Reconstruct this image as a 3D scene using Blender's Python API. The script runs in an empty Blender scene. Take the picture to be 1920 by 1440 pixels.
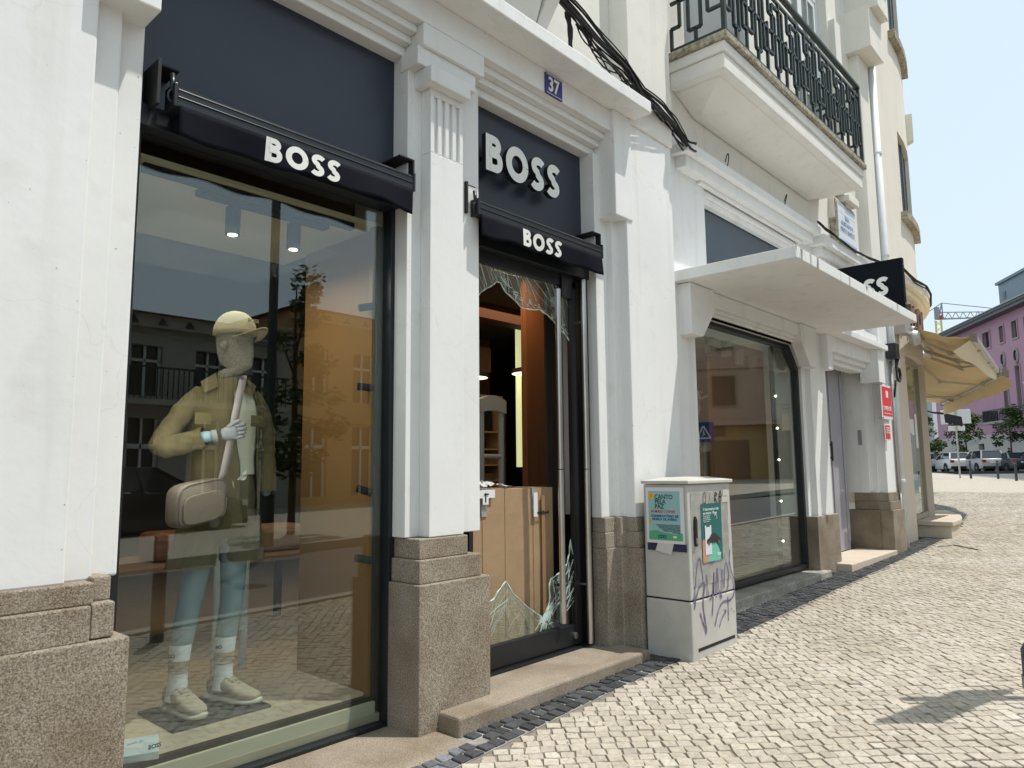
import bpy, bmesh, math, random
from mathutils import Vector, Matrix
random.seed(7)
PI=math.pi
S=bpy.context.scene
COL=S.collection
# ------------------------------------------------------------------ camera, sky, sun
cam=bpy.data.cameras.new('camera'); camo=bpy.data.objects.new('camera',cam); COL.objects.link(camo)
cam.sensor_width=36; cam.lens=1357/1920*36; cam.clip_end=2000; cam.clip_start=.05
def cam_axes(yaw,pitch,roll):
    f=Vector((math.cos(yaw)*math.cos(pitch),math.sin(yaw)*math.cos(pitch),math.sin(pitch)))
    r=Vector((math.sin(yaw),-math.cos(yaw),0)); u=r.cross(f)
    return r*math.cos(roll)+u*math.sin(roll), -r*math.sin(roll)+u*math.cos(roll), f
_r,_u,_f=cam_axes(math.radians(42.19),math.radians(6.68),math.radians(-.55))
camo.matrix_world=Matrix(((_r.x,_u.x,-_f.x,-2.3865),(_r.y,_u.y,-_f.y,-2.7887),(_r.z,_u.z,-_f.z,1.28),(0,0,0,1)))
S.camera=camo
SUN=Vector((.64,-.77,2.34)).normalized()
world=bpy.data.worlds.new('World'); S.world=world; world.use_nodes=True
wn=world.node_tree; bg=wn.nodes['Background']; sky=wn.nodes.new('ShaderNodeTexSky'); sky.sky_type='NISHITA'; sky.sun_disc=False
sky.sun_elevation=math.asin(SUN.z); sky.sun_rotation=math.atan2(SUN.x,SUN.y)
sky.air_density=1.0; sky.dust_density=1.2; sky.ozone_density=1.0; sky.altitude=0
# thin summer haze: the clear-sky model washed towards an even pale blue-white
mxs=wn.nodes.new('ShaderNodeMix'); mxs.data_type='RGBA'; mxs.inputs[0].default_value=.80; mxs.inputs[7].default_value=(7.1,8.4,9.1,1)
wn.links.new(sky.outputs[0],mxs.inputs[6]); wn.links.new(mxs.outputs[2],bg.inputs[0]); bg.inputs[1].default_value=.10
sl=bpy.data.lights.new('sun','SUN'); sl.energy=3.4; sl.angle=math.radians(.5); sl.color=(1,.955,.89)
so=bpy.data.objects.new('sun',sl); COL.objects.link(so); so.rotation_euler=SUN.to_track_quat('Z','Y').to_euler(); so.location=(0,-10,30)
S.view_settings.view_transform='Standard'; S.view_settings.look='None'; S.view_settings.gamma=1; S.view_settings.use_curve_mapping=False
S.view_settings.exposure=.27
S.render.film_transparent=False
S.cycles.max_bounces=8; S.cycles.transparent_max_bounces=12; S.cycles.glossy_bounces=4; S.cycles.caustics_reflective=False; S.cycles.caustics_refractive=False

# ------------------------------------------------------------------ materials
def nodes(name):
    m=bpy.data.materials.new(name); m.use_nodes=True; nt=m.node_tree
    return m,nt,nt.nodes['Principled BSDF'],nt.nodes,nt.links
def mat(name,col,rough=.6,metal=0.,var=0.,vs=4.,bump=0.,bs=40.,col2=None,spec=.5,emit=None,es=0,coord='Object',detail=4):
    m,nt,b,N,L=nodes(name)
    b.inputs['Base Color'].default_value=(*col,1); b.inputs['Roughness'].default_value=rough; b.inputs['Metallic'].default_value=metal
    b.inputs['Specular IOR Level'].default_value=spec
    tc=N.new('ShaderNodeTexCoord')
    if var or col2:
        n=N.new('ShaderNodeTexNoise'); n.inputs['Scale'].default_value=vs; n.inputs['Detail'].default_value=detail; n.inputs['Roughness'].default_value=.62
        L.new(tc.outputs[coord],n.inputs['Vector'])
        cr=N.new('ShaderNodeValToRGB'); cr.color_ramp.elements[0].position=.32; cr.color_ramp.elements[1].position=.68
        c2=col2 or tuple(c*(1-var) for c in col)
        cr.color_ramp.elements[0].color=(*c2,1); cr.color_ramp.elements[1].color=(*col,1)
        L.new(n.outputs['Fac'],cr.inputs[0]); L.new(cr.outputs[0],b.inputs['Base Color'])
    if bump:
        n2=N.new('ShaderNodeTexNoise'); n2.inputs['Scale'].default_value=bs; n2.inputs['Detail'].default_value=5
        L.new(tc.outputs[coord],n2.inputs['Vector']); bp=N.new('ShaderNodeBump'); bp.inputs['Strength'].default_value=bump; bp.inputs['Distance'].default_value=.01
        L.new(n2.outputs['Fac'],bp.inputs['Height']); L.new(bp.outputs[0],b.inputs['Normal'])
    if emit: b.inputs['Emission Color'].default_value=(*emit,1); b.inputs['Emission Strength'].default_value=es
    return m
def plaster(name,col,stain=(.42,.38,.3),amt=.22,bump=.10):
    """painted render: faint mottling, sparse dark specks and soft dirt patches, hand-trowelled bump"""
    m,nt,b,N,L=nodes(name); tc=N.new('ShaderNodeTexCoord'); b.inputs['Roughness'].default_value=.75; b.inputs['Specular IOR Level'].default_value=.25
    def noise(s,d=4): n=N.new('ShaderNodeTexNoise'); n.inputs['Scale'].default_value=s; n.inputs['Detail'].default_value=d; L.new(tc.outputs['Object'],n.inputs['Vector']); return n
    def ramp(src,p0,p1,c0,c1):
        r=N.new('ShaderNodeValToRGB'); r.color_ramp.elements[0].position=p0; r.color_ramp.elements[1].position=p1
        r.color_ramp.elements[0].color=c0; r.color_ramp.elements[1].color=c1; L.new(src,r.inputs[0]); return r
    def mix(f,a,bb):
        x=N.new('ShaderNodeMix'); x.data_type='RGBA'
        (L.new(f,x.inputs[0]) if not isinstance(f,float) else setattr(x.inputs[0],'default_value',f))
        for s,i in ((a,6),(bb,7)):
            if isinstance(s,tuple): x.inputs[i].default_value=s
            else: L.new(s,x.inputs[i])
        return x.outputs[2]
    base=ramp(noise(1.7).outputs['Fac'],.3,.7,(*[c*.93 for c in col],1),(*col,1))
    dirt=ramp(noise(5,8).outputs['Fac'],.60,.80,(0,0,0,1),(amt,amt,amt,1))
    c=mix(dirt.outputs[0],base.outputs[0],(*stain,1))
    mps=N.new('ShaderNodeMapping'); mps.inputs['Scale'].default_value=(7,7,.45); L.new(tc.outputs['Object'],mps.inputs[0]); ns=N.new('ShaderNodeTexNoise'); ns.inputs['Scale'].default_value=1; ns.inputs['Detail'].default_value=6; L.new(mps.outputs[0],ns.inputs['Vector'])
    stk=ramp(ns.outputs['Fac'],.55,.78,(0,0,0,1),(amt*1.3,amt*1.3,amt*1.3,1)); c=mix(stk.outputs[0],c,(.40,.385,.34,1))
    vc=N.new('ShaderNodeTexVoronoi'); vc.feature='DISTANCE_TO_EDGE'; vc.inputs['Scale'].default_value=.9; nw=noise(3,5); av=N.new('ShaderNodeVectorMath'); av.operation='MULTIPLY_ADD'; av.inputs[1].default_value=(.5,.5,.5); L.new(nw.outputs['Color'],av.inputs[0]); L.new(tc.outputs['Object'],av.inputs[2]); L.new(av.outputs[0],vc.inputs['Vector'])
    ck=ramp(vc.outputs['Distance'],.001,.0025,(.11,.11,.11,1),(0,0,0,1)); c=mix(ck.outputs[0],c,(.25,.23,.20,1))
    sp=ramp(noise(55,2).outputs['Fac'],.75,.79,(0,0,0,1),(.65,.65,.65,1))
    c=mix(sp.outputs[0],c,(.16,.13,.10,1)); L.new(c,b.inputs['Base Color'])
    bp=N.new('ShaderNodeBump'); bp.inputs['Strength'].default_value=bump; bp.inputs['Distance'].default_value=.012
    L.new(noise(22,6).outputs['Fac'],bp.inputs['Height']); L.new(bp.outputs[0],b.inputs['Normal'])
    return m
def granite(name,cols,sc=150,bump=.6,rough=.85):
    m,nt,b,N,L=nodes(name); tc=N.new('ShaderNodeTexCoord'); b.inputs['Roughness'].default_value=rough; b.inputs['Specular IOR Level'].default_value=.2
    n=N.new('ShaderNodeTexNoise'); n.inputs['Scale'].default_value=sc*.8; n.inputs['Detail'].default_value=4; n.inputs['Roughness'].default_value=.75; L.new(tc.outputs['Object'],n.inputs['Vector'])
    r=N.new('ShaderNodeValToRGB'); e=r.color_ramp.elements; e[0].position=.34; e[1].position=.66; e[0].color=(*cols[0],1); e[1].color=(*cols[2],1)
    k=e.new(.5); k.color=(*cols[1],1); L.new(n.outputs['Fac'],r.inputs[0])
    n2=N.new('ShaderNodeTexNoise'); n2.inputs['Scale'].default_value=4; n2.inputs['Detail'].default_value=6; L.new(tc.outputs['Object'],n2.inputs['Vector'])
    x=N.new('ShaderNodeMix'); x.data_type='RGBA'; x.blend_type='MULTIPLY'; x.inputs[0].default_value=.8; L.new(r.outputs[0],x.inputs[6])
    r2=N.new('ShaderNodeValToRGB'); r2.color_ramp.elements[0].position=.3; r2.color_ramp.elements[1].position=.65; r2.color_ramp.elements[0].color=(.60,.54,.47,1); r2.color_ramp.elements[1].color=(1,1,1,1)
    L.new(n2.outputs['Fac'],r2.inputs[0]); L.new(r2.outputs[0],x.inputs[7]); L.new(x.outputs[2],b.inputs['Base Color'])
    bp=N.new('ShaderNodeBump'); bp.inputs['Strength'].default_value=bump; bp.inputs['Distance'].default_value=.006; L.new(n.outputs['Fac'],bp.inputs['Height']); L.new(bp.outputs[0],b.inputs['Normal'])
    return m
def glassmat(name,ior=.072,tint=(.90,.94,.92),haze=.0):
    m=bpy.data.materials.new(name); m.use_nodes=True; nt=m.node_tree; N=nt.nodes; L=nt.links; N.clear()
    o=N.new('ShaderNodeOutputMaterial'); t=N.new('ShaderNodeBsdfTransparent'); t.inputs[0].default_value=(*tint,1)
    g=N.new('ShaderNodeBsdfGlossy'); g.inputs['Roughness'].default_value=0; g.inputs[0].default_value=(.95,1,1,1)
    # Schlick reflectance, the same from both sides of the thin pane
    f=N.new('ShaderNodeLayerWeight'); f.inputs[0].default_value=.5; mx=N.new('ShaderNodeMixShader')
    pw=N.new('ShaderNodeMath'); pw.operation='POWER'; pw.inputs[1].default_value=4.2; L.new(f.outputs['Facing'],pw.inputs[0])
    mu=N.new('ShaderNodeMath'); mu.operation='MULTIPLY_ADD'; mu.inputs[1].default_value=.9; mu.inputs[2].default_value=ior; mu.use_clamp=True
    L.new(pw.outputs[0],mu.inputs[0]); L.new(mu.outputs[0],mx.inputs[0]); L.new(t.outputs[0],mx.inputs[1]); L.new(g.outputs[0],mx.inputs[2]); L.new(mx.outputs[0],o.inputs[0])
    return m
def brick_mat(name,c1,c2,mortar,scale,bw=.5,rh=.25,ms=.02,rot=0,rough=.8,bump=.5,axes='Object'):
    m,nt,b,N,L=nodes(name); tc=N.new('ShaderNodeTexCoord'); mp=N.new('ShaderNodeMapping'); mp.inputs['Rotation'].default_value=(0,0,rot)
    L.new(tc.outputs[axes],mp.inputs[0]); t=N.new('ShaderNodeTexBrick'); L.new(mp.outputs[0],t.inputs[0]); t.inputs['Scale'].default_value=scale
    t.inputs['Color1'].default_value=(*c1,1); t.inputs['Color2'].default_value=(*c2,1); t.inputs['Mortar'].default_value=(*mortar,1)
    t.inputs['Mortar Size'].default_value=ms; t.inputs['Brick Width'].default_value=bw; t.inputs['Row Height'].default_value=rh; t.offset=0
    L.new(t.outputs[0],b.inputs['Base Color']); b.inputs['Roughness'].default_value=rough
    bp=N.new('ShaderNodeBump'); bp.inputs['Strength'].default_value=bump; bp.inputs['Distance'].default_value=.01; bp.invert=True; L.new(t.outputs['Fac'],bp.inputs['Height']); L.new(bp.outputs[0],b.inputs['Normal'])
    return m
def attr_mat(name,rough=.8,bs=60,bump=.4,spec=.3,mott=.25):
    m,nt,b,N,L=nodes(name); a=N.new('ShaderNodeAttribute'); a.attribute_name='col'; tc=N.new('ShaderNodeTexCoord')
    n=N.new('ShaderNodeTexNoise'); n.inputs['Scale'].default_value=bs; n.inputs['Detail'].default_value=5; L.new(tc.outputs['Object'],n.inputs['Vector'])
    r=N.new('ShaderNodeValToRGB'); r.color_ramp.elements[0].position=.3; r.color_ramp.elements[1].position=.6; v=1-mott; r.color_ramp.elements[0].color=(v,v,v*.97,1); r.color_ramp.elements[1].color=(1,1,1,1); L.new(n.outputs['Fac'],r.inputs[0])
    x=N.new('ShaderNodeMix'); x.data_type='RGBA'; x.blend_type='MULTIPLY'; x.inputs[0].default_value=1; L.new(a.outputs['Color'],x.inputs[6]); L.new(r.outputs[0],x.inputs[7])
    n3=N.new('ShaderNodeTexNoise'); n3.inputs['Scale'].default_value=1.1; n3.inputs['Detail'].default_value=7; L.new(tc.outputs['Object'],n3.inputs['Vector'])
    r3=N.new('ShaderNodeValToRGB'); r3.color_ramp.elements[0].position=.36; r3.color_ramp.elements[1].position=.62; r3.color_ramp.elements[0].color=(.87,.85,.81,1); r3.color_ramp.elements[1].color=(1,1,1,1); L.new(n3.outputs['Fac'],r3.inputs[0])
    x3=N.new('ShaderNodeMix'); x3.data_type='RGBA'; x3.blend_type='MULTIPLY'; x3.inputs[0].default_value=1; L.new(x.outputs[2],x3.inputs[6]); L.new(r3.outputs[0],x3.inputs[7])
    vo=N.new('ShaderNodeTexVoronoi'); vo.inputs['Scale'].default_value=2.6; L.new(tc.outputs['Object'],vo.inputs['Vector'])
    r4=N.new('ShaderNodeValToRGB'); r4.color_ramp.elements[0].position=.035; r4.color_ramp.elements[1].position=.05; r4.color_ramp.elements[0].color=(.35,.33,.30,1); r4.color_ramp.elements[1].color=(1,1,1,1); L.new(vo.outputs['Distance'],r4.inputs[0])
    x4=N.new('ShaderNodeMix'); x4.data_type='RGBA'; x4.blend_type='MULTIPLY'; x4.inputs[0].default_value=.8; L.new(x3.outputs[2],x4.inputs[6]); L.new(r4.outputs[0],x4.inputs[7]); x=x4
    L.new(x.outputs[2],b.inputs['Base Color']); b.inputs['Roughness'].default_value=rough; b.inputs['Specular IOR Level'].default_value=spec
    bp=N.new('ShaderNodeBump'); bp.inputs['Strength'].default_value=bump; bp.inputs['Distance'].default_value=.004; L.new(n.outputs['Fac'],bp.inputs['Height']); L.new(bp.outputs[0],b.inputs['Normal'])
    return m
M=dict(
 white=plaster('white_plaster',(.80,.80,.785)), cream=plaster('cream_plaster',(.79,.765,.695),amt=.2),
 yellowcream=plaster('warm_cream_plaster',(.79,.745,.65),amt=.15), soffit=plaster('soffit_plaster',(.78,.76,.71),amt=.2),
 oldcon=granite('weathered_concrete',((.19,.17,.13),(.40,.37,.29),(.58,.55,.46)),28,.5),
 granite=granite('brown_granite',((.13,.108,.083),(.34,.29,.228),(.55,.485,.395)),190,.8),
 granite2=granite('pale_granite',((.17,.145,.115),(.34,.29,.225),(.46,.40,.32)),220,.5),
 greystone=granite('grey_stone',((.26,.25,.22),(.42,.41,.37),(.52,.51,.46)),45,.3),
 sandstone=mat('sandstone',(.62,.53,.42),.7,var=.12,vs=3,bump=.2,bs=60),
 navy=mat('navy_panel',(.022,.030,.048),.42,var=.12,vs=2), navy2=mat('blue_grey_panel',(.07,.10,.13),.4,var=.1,vs=2),
 black=mat('black_metal',(.010,.012,.015),.35), blackmatt=mat('black_matt',(.008,.008,.009),.7), fabric=mat('black_canvas',(.0045,.006,.011),.85,spec=.12,bump=.15,bs=400,var=.2,vs=9),
 signwhite=mat('sign_white',(.80,.80,.76),.45,var=.06,vs=20), steel=mat('brushed_steel',(.55,.53,.50),.28,metal=1,var=.15,vs=6),
 iron=mat('green_black_iron',(.020,.036,.036),.5,var=.5,vs=12,bump=.3,bs=50), rust=mat('rust',(.15,.06,.02),.8),
 glass=glassmat('window_glass'), glassold=glassmat('door_glass',.11,(.84,.90,.87)), crack=mat('crack_edges',(.55,.68,.63),.25,spec=.8),
 cardboard=mat('cardboard',(.40,.265,.15),.85,var=.12,vs=5,bump=.15,bs=30), tape=mat('clear_tape',(.42,.40,.38),.25,spec=.7,var=.4,vs=40), paper=mat('paper',(.78,.79,.80),.6),
 ochre=mat('ochre_panel',(.26,.13,.04),.5,var=.08,vs=2), brownwood=None, floorwood=mat('display_floor',(.50,.42,.31),.45,var=.12,vs=6),
 dark=mat('dark_interior',(.035,.028,.024),.6), darkbrown=mat('dark_brown_wall',(.11,.04,.018),.6), ceil=mat('interior_ceiling',(.62,.55,.40),.8),
 lampwarm=mat('lamp_diffuser',(.9,.8,.6),.5,emit=(1,.72,.40),es=2.4), bulb=mat('spot_bulb',(1,.9,.7),.5,emit=(1,.86,.62),es=12),
 strip=mat('light_strip',(.7,.75,.45),.5,emit=(.70,.74,.38),es=.62), plastic=mat('grey_plastic',(.42,.43,.40),.4), white2=mat('white_enamel',(.74,.76,.77),.6,var=.06,vs=8),
 cabinet=mat('cabinet_grey',(.56,.55,.51),.55,col2=(.44,.43,.40),vs=3,bump=.12,bs=90,detail=8), cabtop=mat('cabinet_lid',(.58,.56,.51),.6,var=.15,vs=8),
 asphalt=mat('asphalt',(.13,.13,.13),.9,var=.18,vs=.7,bump=.4,bs=80), mortar=mat('sandy_joint',(.26,.225,.185),.95,var=.3,vs=30,bump=.5,bs=90), kerb=mat('kerb_stone',(.42,.40,.36),.8,var=.2,vs=3),
 stone=attr_mat('limestone_sett',.72,45,.5), basalt=attr_mat('basalt_sett',.55,70,.7,.5,.45), rubber=mat('rubber',(.015,.015,.016),.8),
 red=mat('red_sign',(.72,.018,.022),.35), acryl=mat('clear_acrylic_edge',(.75,.66,.66),.15), enamelblue=mat('blue_enamel',(.035,.028,.21),.25),
 tile=mat('glazed_tile',(.74,.79,.84),.2,var=.04,vs=20), tileblue=mat('tile_blue_paint',(.24,.30,.46),.4), door=mat('grey_lilac_door',(.36,.35,.385),.5,var=.1,vs=5,bump=.1,bs=40),
 awnyellow=mat('yellow_canvas',(.78,.62,.35),.85,bump=.1,bs=300,var=.08,vs=2), awnwhite=mat('cream_canvas',(.78,.70,.53),.85), alu=mat('grey_aluminium',(.45,.44,.42),.45,metal=.6),
 pink=plaster('pink_plaster',(.50,.29,.385),amt=.1), paleblock=plaster('pale_block',(.52,.50,.46),amt=.1), bluegrey=mat('blue_grey_metal',(.17,.24,.29),.5), roofdark=mat('dark_fascia',(.07,.075,.09),.5),
 winframe=mat('stone_window_frame',(.36,.30,.31),.8), windark=mat('dark_window',(.03,.035,.04),.12), craner=mat('crane_red',(.45,.05,.07),.5), craneg=mat('crane_grey',(.25,.27,.30),.5), craney=mat('crane_yellow',(.62,.50,.05),.5),
 bark=mat('bark',(.10,.07,.045),.9,var=.4,vs=20,bump=.6,bs=60), leaf=attr_mat('leaves',.6,5,0,.3,.2), tyre=mat('tyre',(.012,.012,.013),.8), rim=mat('rim',(.35,.35,.36),.35,metal=.8), carglass=mat('car_glass',(.03,.04,.045),.05,spec=.9),
 roof=None, ochrewall=plaster('ochre_wall',(.52,.34,.16),amt=.2), greywall=plaster('grey_house_wall',(.40,.385,.35),amt=.3), pinkwall=plaster('salmon_wall',(.58,.40,.30),amt=.1),
)
def wood_mat(name,c1,c2,sc=(60,60,1.2)):
    m,nt,b,N,L=nodes(name); tc=N.new('ShaderNodeTexCoord'); mp=N.new('ShaderNodeMapping'); mp.inputs['Scale'].default_value=sc
    n=N.new('ShaderNodeTexNoise'); n.inputs['Scale'].default_value=1; n.inputs['Detail'].default_value=3; L.new(tc.outputs['Object'],mp.inputs[0]); L.new(mp.outputs[0],n.inputs['Vector'])
    r=N.new('ShaderNodeValToRGB'); r.color_ramp.elements[0].position=.35; r.color_ramp.elements[1].position=.65; r.color_ramp.elements[0].color=(*c1,1); r.color_ramp.elements[1].color=(*c2,1)
    L.new(n.outputs['Fac'],r.inputs[0]); L.new(r.outputs[0],b.inputs['Base Color']); b.inputs['Roughness'].default_value=.5; return m
M['brownwood']=wood_mat('brown_wood_panel',(.20,.078,.028),(.25,.10,.036))
def roof_mat():
    m,nt,b,N,L=nodes('clay_roof_tiles'); tc=N.new('ShaderNodeTexCoord'); w=N.new('ShaderNodeTexWave'); w.inputs['Scale'].default_value=1.6; w.inputs['Distortion'].default_value=.3; w.bands_direction='X'
    L.new(tc.outputs['Object'],w.inputs[0]); w2=N.new('ShaderNodeTexWave'); w2.inputs['Scale'].default_value=1.1; w2.bands_direction='Y'; w2.wave_profile='SAW'; L.new(tc.outputs['Object'],w2.inputs[0])
    n=N.new('ShaderNodeTexNoise'); n.inputs['Scale'].default_value=9; L.new(tc.outputs['Object'],n.inputs[0])
    r=N.new('ShaderNodeValToRGB'); r.color_ramp.elements[0].position=.3; r.color_ramp.elements[1].position=.7; r.color_ramp.elements[0].color=(.13,.06,.04,1); r.color_ramp.elements[1].color=(.30,.14,.085,1); L.new(n.outputs['Fac'],r.inputs[0]); L.new(r.outputs[0],b.inputs['Base Color'])
    ad=N.new('ShaderNodeMath'); L.new(w.outputs['Fac'],ad.inputs[0]); L.new(w2.outputs['Fac'],ad.inputs[1]); bp=N.new('ShaderNodeBump'); bp.inputs['Distance'].default_value=.06; bp.inputs['Strength'].default_value=1; L.new(ad.outputs[0],bp.inputs['Height']); L.new(bp.outputs[0],b.inputs['Normal']); b.inputs['Roughness'].default_value=.9
    return m
M['roof']=roof_mat()
_mc={}
def cmat(col,rough=.6,**k):
    key=(col,rough,tuple(k.items()))
    if key not in _mc: _mc[key]=mat('paint_%02d'%len(_mc),col,rough,**k)
    return _mc[key]

# ------------------------------------------------------------------ mesh helpers
ORG={}
def origin(o):
    while o is not None:
        if o.name in ORG: return Vector(ORG[o.name])
        o=o.parent
    return Vector((0,0,0))
def thing(name,label,cat,loc=(0,0,0),group=None):
    o=bpy.data.objects.new(name,None); COL.objects.link(o); o.empty_display_size=.1
    o.location=loc; ORG[o.name]=loc; o['label']=label; o['category']=cat
    if group: o['group']=group
    return o
def tag(o,label,cat,group=None):
    o['label']=label; o['category']=cat
    if group: o['group']=group
    return o
class MB:
    def __init__(s): s.v=[]; s.f=[]; s.m=[]; s.c=[]
    def add(s,vs,fs,mi=0,col=None):
        b=len(s.v); s.v+=[tuple(p) for p in vs]; s.f+=[tuple(i+b for i in f) for f in fs]; s.m+=[mi]*len(fs); s.c+=[col]*len(fs); return s
    def box(s,x0,x1,y0,y1,z0,z1,mi=0):
        vs=[(x,y,z) for z in (z0,z1) for y in (y0,y1) for x in (x0,x1)]
        return s.add(vs,[(0,2,3,1),(4,5,7,6),(0,1,5,4),(2,6,7,3),(0,4,6,2),(1,3,7,5)],mi)
    def obox(s,c,ax,ay,az,mi=0):
        c,ax,ay,az=map(Vector,(c,ax,ay,az)); vs=[c+ax*i+ay*j+az*k for k in (-1,1) for j in (-1,1) for i in (-1,1)]
        return s.add(vs,[(0,2,3,1),(4,5,7,6),(0,1,5,4),(2,6,7,3),(0,4,6,2),(1,3,7,5)],mi)
    def bar(s,a,b,w,h,up=(0,0,1),mi=0):
        a,b=Vector(a),Vector(b); d=b-a; t=d.normalized(); u=Vector(up)
        if abs(t.dot(u))>.98: u=Vector((0,1,0))
        x=t.cross(u).normalized(); z=x.cross(t); return s.obox((a+b)/2,d/2,x*w/2,z*h/2,mi)
    def prism(s,poly,frame,d0,d1,mi=0):
        """poly 2D (u,v); frame = (O,U,V,W); extruded along W from d0 to d1"""
        O,U,V,W=map(Vector,frame); n=len(poly)
        vs=[O+U*u+V*v+W*d0 for u,v in poly]+[O+U*u+V*v+W*d1 for u,v in poly]
        fs=[tuple(range(n))[::-1],tuple(range(n,2*n))]+[(i,(i+1)%n,n+(i+1)%n,n+i) for i in range(n)]
        return s.add(vs,fs,mi)
    def tube(s,pts,r,n=8,mi=0,cap=True):
        pts=[Vector(p) for p in pts]; rr=r if isinstance(r,(list,tuple)) else [r]*len(pts); rings=[]
        px=None
        for i,p in enumerate(pts):
            t=(pts[min(i+1,len(pts)-1)]-pts[max(i-1,0)]).normalized()
            if px is None: px=t.orthogonal().normalized()
            px=(px-t*px.dot(t)); px=px.normalized() if px.length>1e-6 else t.orthogonal().normalized(); py=t.cross(px)
            rings.append([p+(px*math.cos(2*PI*k/n)+py*math.sin(2*PI*k/n))*rr[i] for k in range(n)])
        return s.rings(rings,mi,cap)
    def rings(s,rings,mi=0,cap=True,closed=True):
        n=len(rings[0]); vs=[p for r in rings for p in r]; fs=[]
        for i in range(len(rings)-1):
            for k in range(n if closed else n-1):
                a=i*n+k; b=i*n+(k+1)%n; fs.append((a,b,b+n,a+n))
        if cap and closed: fs.append(tuple(range(n))[::-1]); fs.append(tuple(range((len(rings)-1)*n,len(rings)*n)))
        return s.add(vs,fs,mi)
    def lathe(s,c,prof,n=24,mi=0,axis='z'):
        c=Vector(c); R=[]
        for r,h in prof:
            R.append([c+(Vector((r*math.cos(2*PI*k/n),r*math.sin(2*PI*k/n),h)) if axis=='z' else Vector((r*math.cos(2*PI*k/n),h,r*math.sin(2*PI*k/n))) if axis=='y' else Vector((h,r*math.cos(2*PI*k/n),r*math.sin(2*PI*k/n)))) for k in range(n)])
        return s.rings(R,mi)
    def build(s,name,mats,parent=None,bevel=0,smooth=False,kind=None,label=None,subd=0,bseg=2):
        me=bpy.data.meshes.new(name); og=origin(parent) if parent is not None else Vector((0,0,0))
        vs=[(p[0]-og.x,p[1]-og.y,p[2]-og.z) for p in s.v]
        me.from_pydata(vs,[],s.f); mats=mats if isinstance(mats,(list,tuple)) else [mats]
        for m in mats: me.materials.append(m)
        me.polygons.foreach_set('material_index',s.m)
        if any(c is not None for c in s.c):
            at=me.color_attributes.new('col','FLOAT_COLOR','CORNER'); buf=[]
            for p,c in zip(me.polygons,s.c): buf+= [*(c or (1,1,1)),1]*p.loop_total
            at.data.foreach_set('color',buf)
        else:
            bm=bmesh.new(); bm.from_mesh(me); bmesh.ops.recalc_face_normals(bm,faces=bm.faces); bm.to_mesh(me); bm.free()
        if smooth: me.polygons.foreach_set('use_smooth',[True]*len(me.polygons))
        me.update(); o=bpy.data.objects.new(name,me); COL.objects.link(o)
        if parent is not None: o.parent=parent
        if bevel: b=o.modifiers.new('bevel','BEVEL'); b.width=bevel; b.segments=bseg; b.limit_method='ANGLE'; b.angle_limit=math.radians(40)
        if subd: b=o.modifiers.new('sub','SUBSURF'); b.levels=subd; b.render_levels=subd
        if kind: o['kind']=kind
        if label: o['label']=label
        return o
def B(name,boxes,m,parent=None,bevel=.006,**k):
    mb=MB()
    for b in boxes: mb.box(*b)
    return mb.build(name,m,parent,bevel=bevel,**k)
def Bs(name,boxes,m,parent=None,bevel=.006):
    for b in boxes: last=B(name,[b],m,parent,bevel)
    return last
def copy_tree(o,parent=None):
    c=o.copy(); COL.objects.link(c); c.parent=parent
    for ch in list(o.children): copy_tree(ch,c)
    return c
XZ=lambda y:((0,y,0),(1,0,0),(0,0,1),(0,1,0))         # facing the street
YZ=lambda x:((x,0,0),(0,-1,0),(0,0,1),(1,0,0))        # facing -X, text runs towards the street
def text(name,s,size,loc,m,parent=None,face='street',depth=.002,bold=.0,align='LEFT',sx=1.,rotm=None,space=1.,lsp=1.):
    cu=bpy.data.curves.new(name,'FONT'); cu.body=s; cu.size=size; cu.extrude=depth/2; cu.offset=bold; cu.align_x=align; cu.resolution_u=3; cu.space_character=space; cu.space_line=lsp
    t=bpy.data.objects.new(name+'_c',cu); COL.objects.link(t)
    dg=bpy.context.evaluated_depsgraph_get(); me=bpy.data.meshes.new_from_object(t.evaluated_get(dg)); bpy.data.objects.remove(t); bpy.data.curves.remove(cu)
    R={'street':Matrix.Rotation(PI/2,4,'X'),'left':Matrix.Rotation(-PI/2,4,'Z')@Matrix.Rotation(PI/2,4,'X')}.get(face,rotm)
    me.transform(Matrix.Translation(Vector(loc)-(origin(parent) if parent else Vector((0,0,0))))@R@Matrix.Diagonal((sx,1,1,1)))
    me.materials.clear(); me.materials.append(m); o=bpy.data.objects.new(name,me); COL.objects.link(o)
    if parent is not None: o.parent=parent
    return o
# geometric bold capitals B O S drawn as stroked outlines (unit height 1)
def ribbon(path,w):
    P=[Vector((x,y,0)) for x,y in path]; Lf=[];Rt=[]
    for i,p in enumerate(P):
        t=(P[min(i+1,len(P)-1)]-P[max(i-1,0)]).normalized(); n=Vector((-t.y,t.x,0)); Lf.append(p+n*w/2); Rt.append(p-n*w/2)
    return Lf,Rt
def arc(cx,cy,rx,ry,a0,a1,n=14): return [(cx+rx*math.cos(math.radians(a0+(a1-a0)*i/n)),cy+ry*math.sin(math.radians(a0+(a1-a0)*i/n))) for i in range(n+1)]
W=.25
GL={'O':(.98,[(arc(.49,.5,.49-W/2,.5-W/2,0,360,36),W)]),
 'S':(.62,[(arc(.36,.715,.225,.165,32,250,16)[0:]+[(.33,.52)]*0+arc(.26,.285,.225,.165,70,-148,16),W*.92)]),
 'B':(.70,[([(W/2,0),(W/2,1)],W),([(W*.6,1-W*.43),(.36,1-W*.43)]+arc(.36,.745,.15,.145,90,-90,12)+[(W*.6,.60)],W*.86),([(W*.6,.5),(.39,.5)]+arc(.39,.31,.185,.20,90,-90,12)+[(W*.6,W*.43)],W*.86)])}
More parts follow.
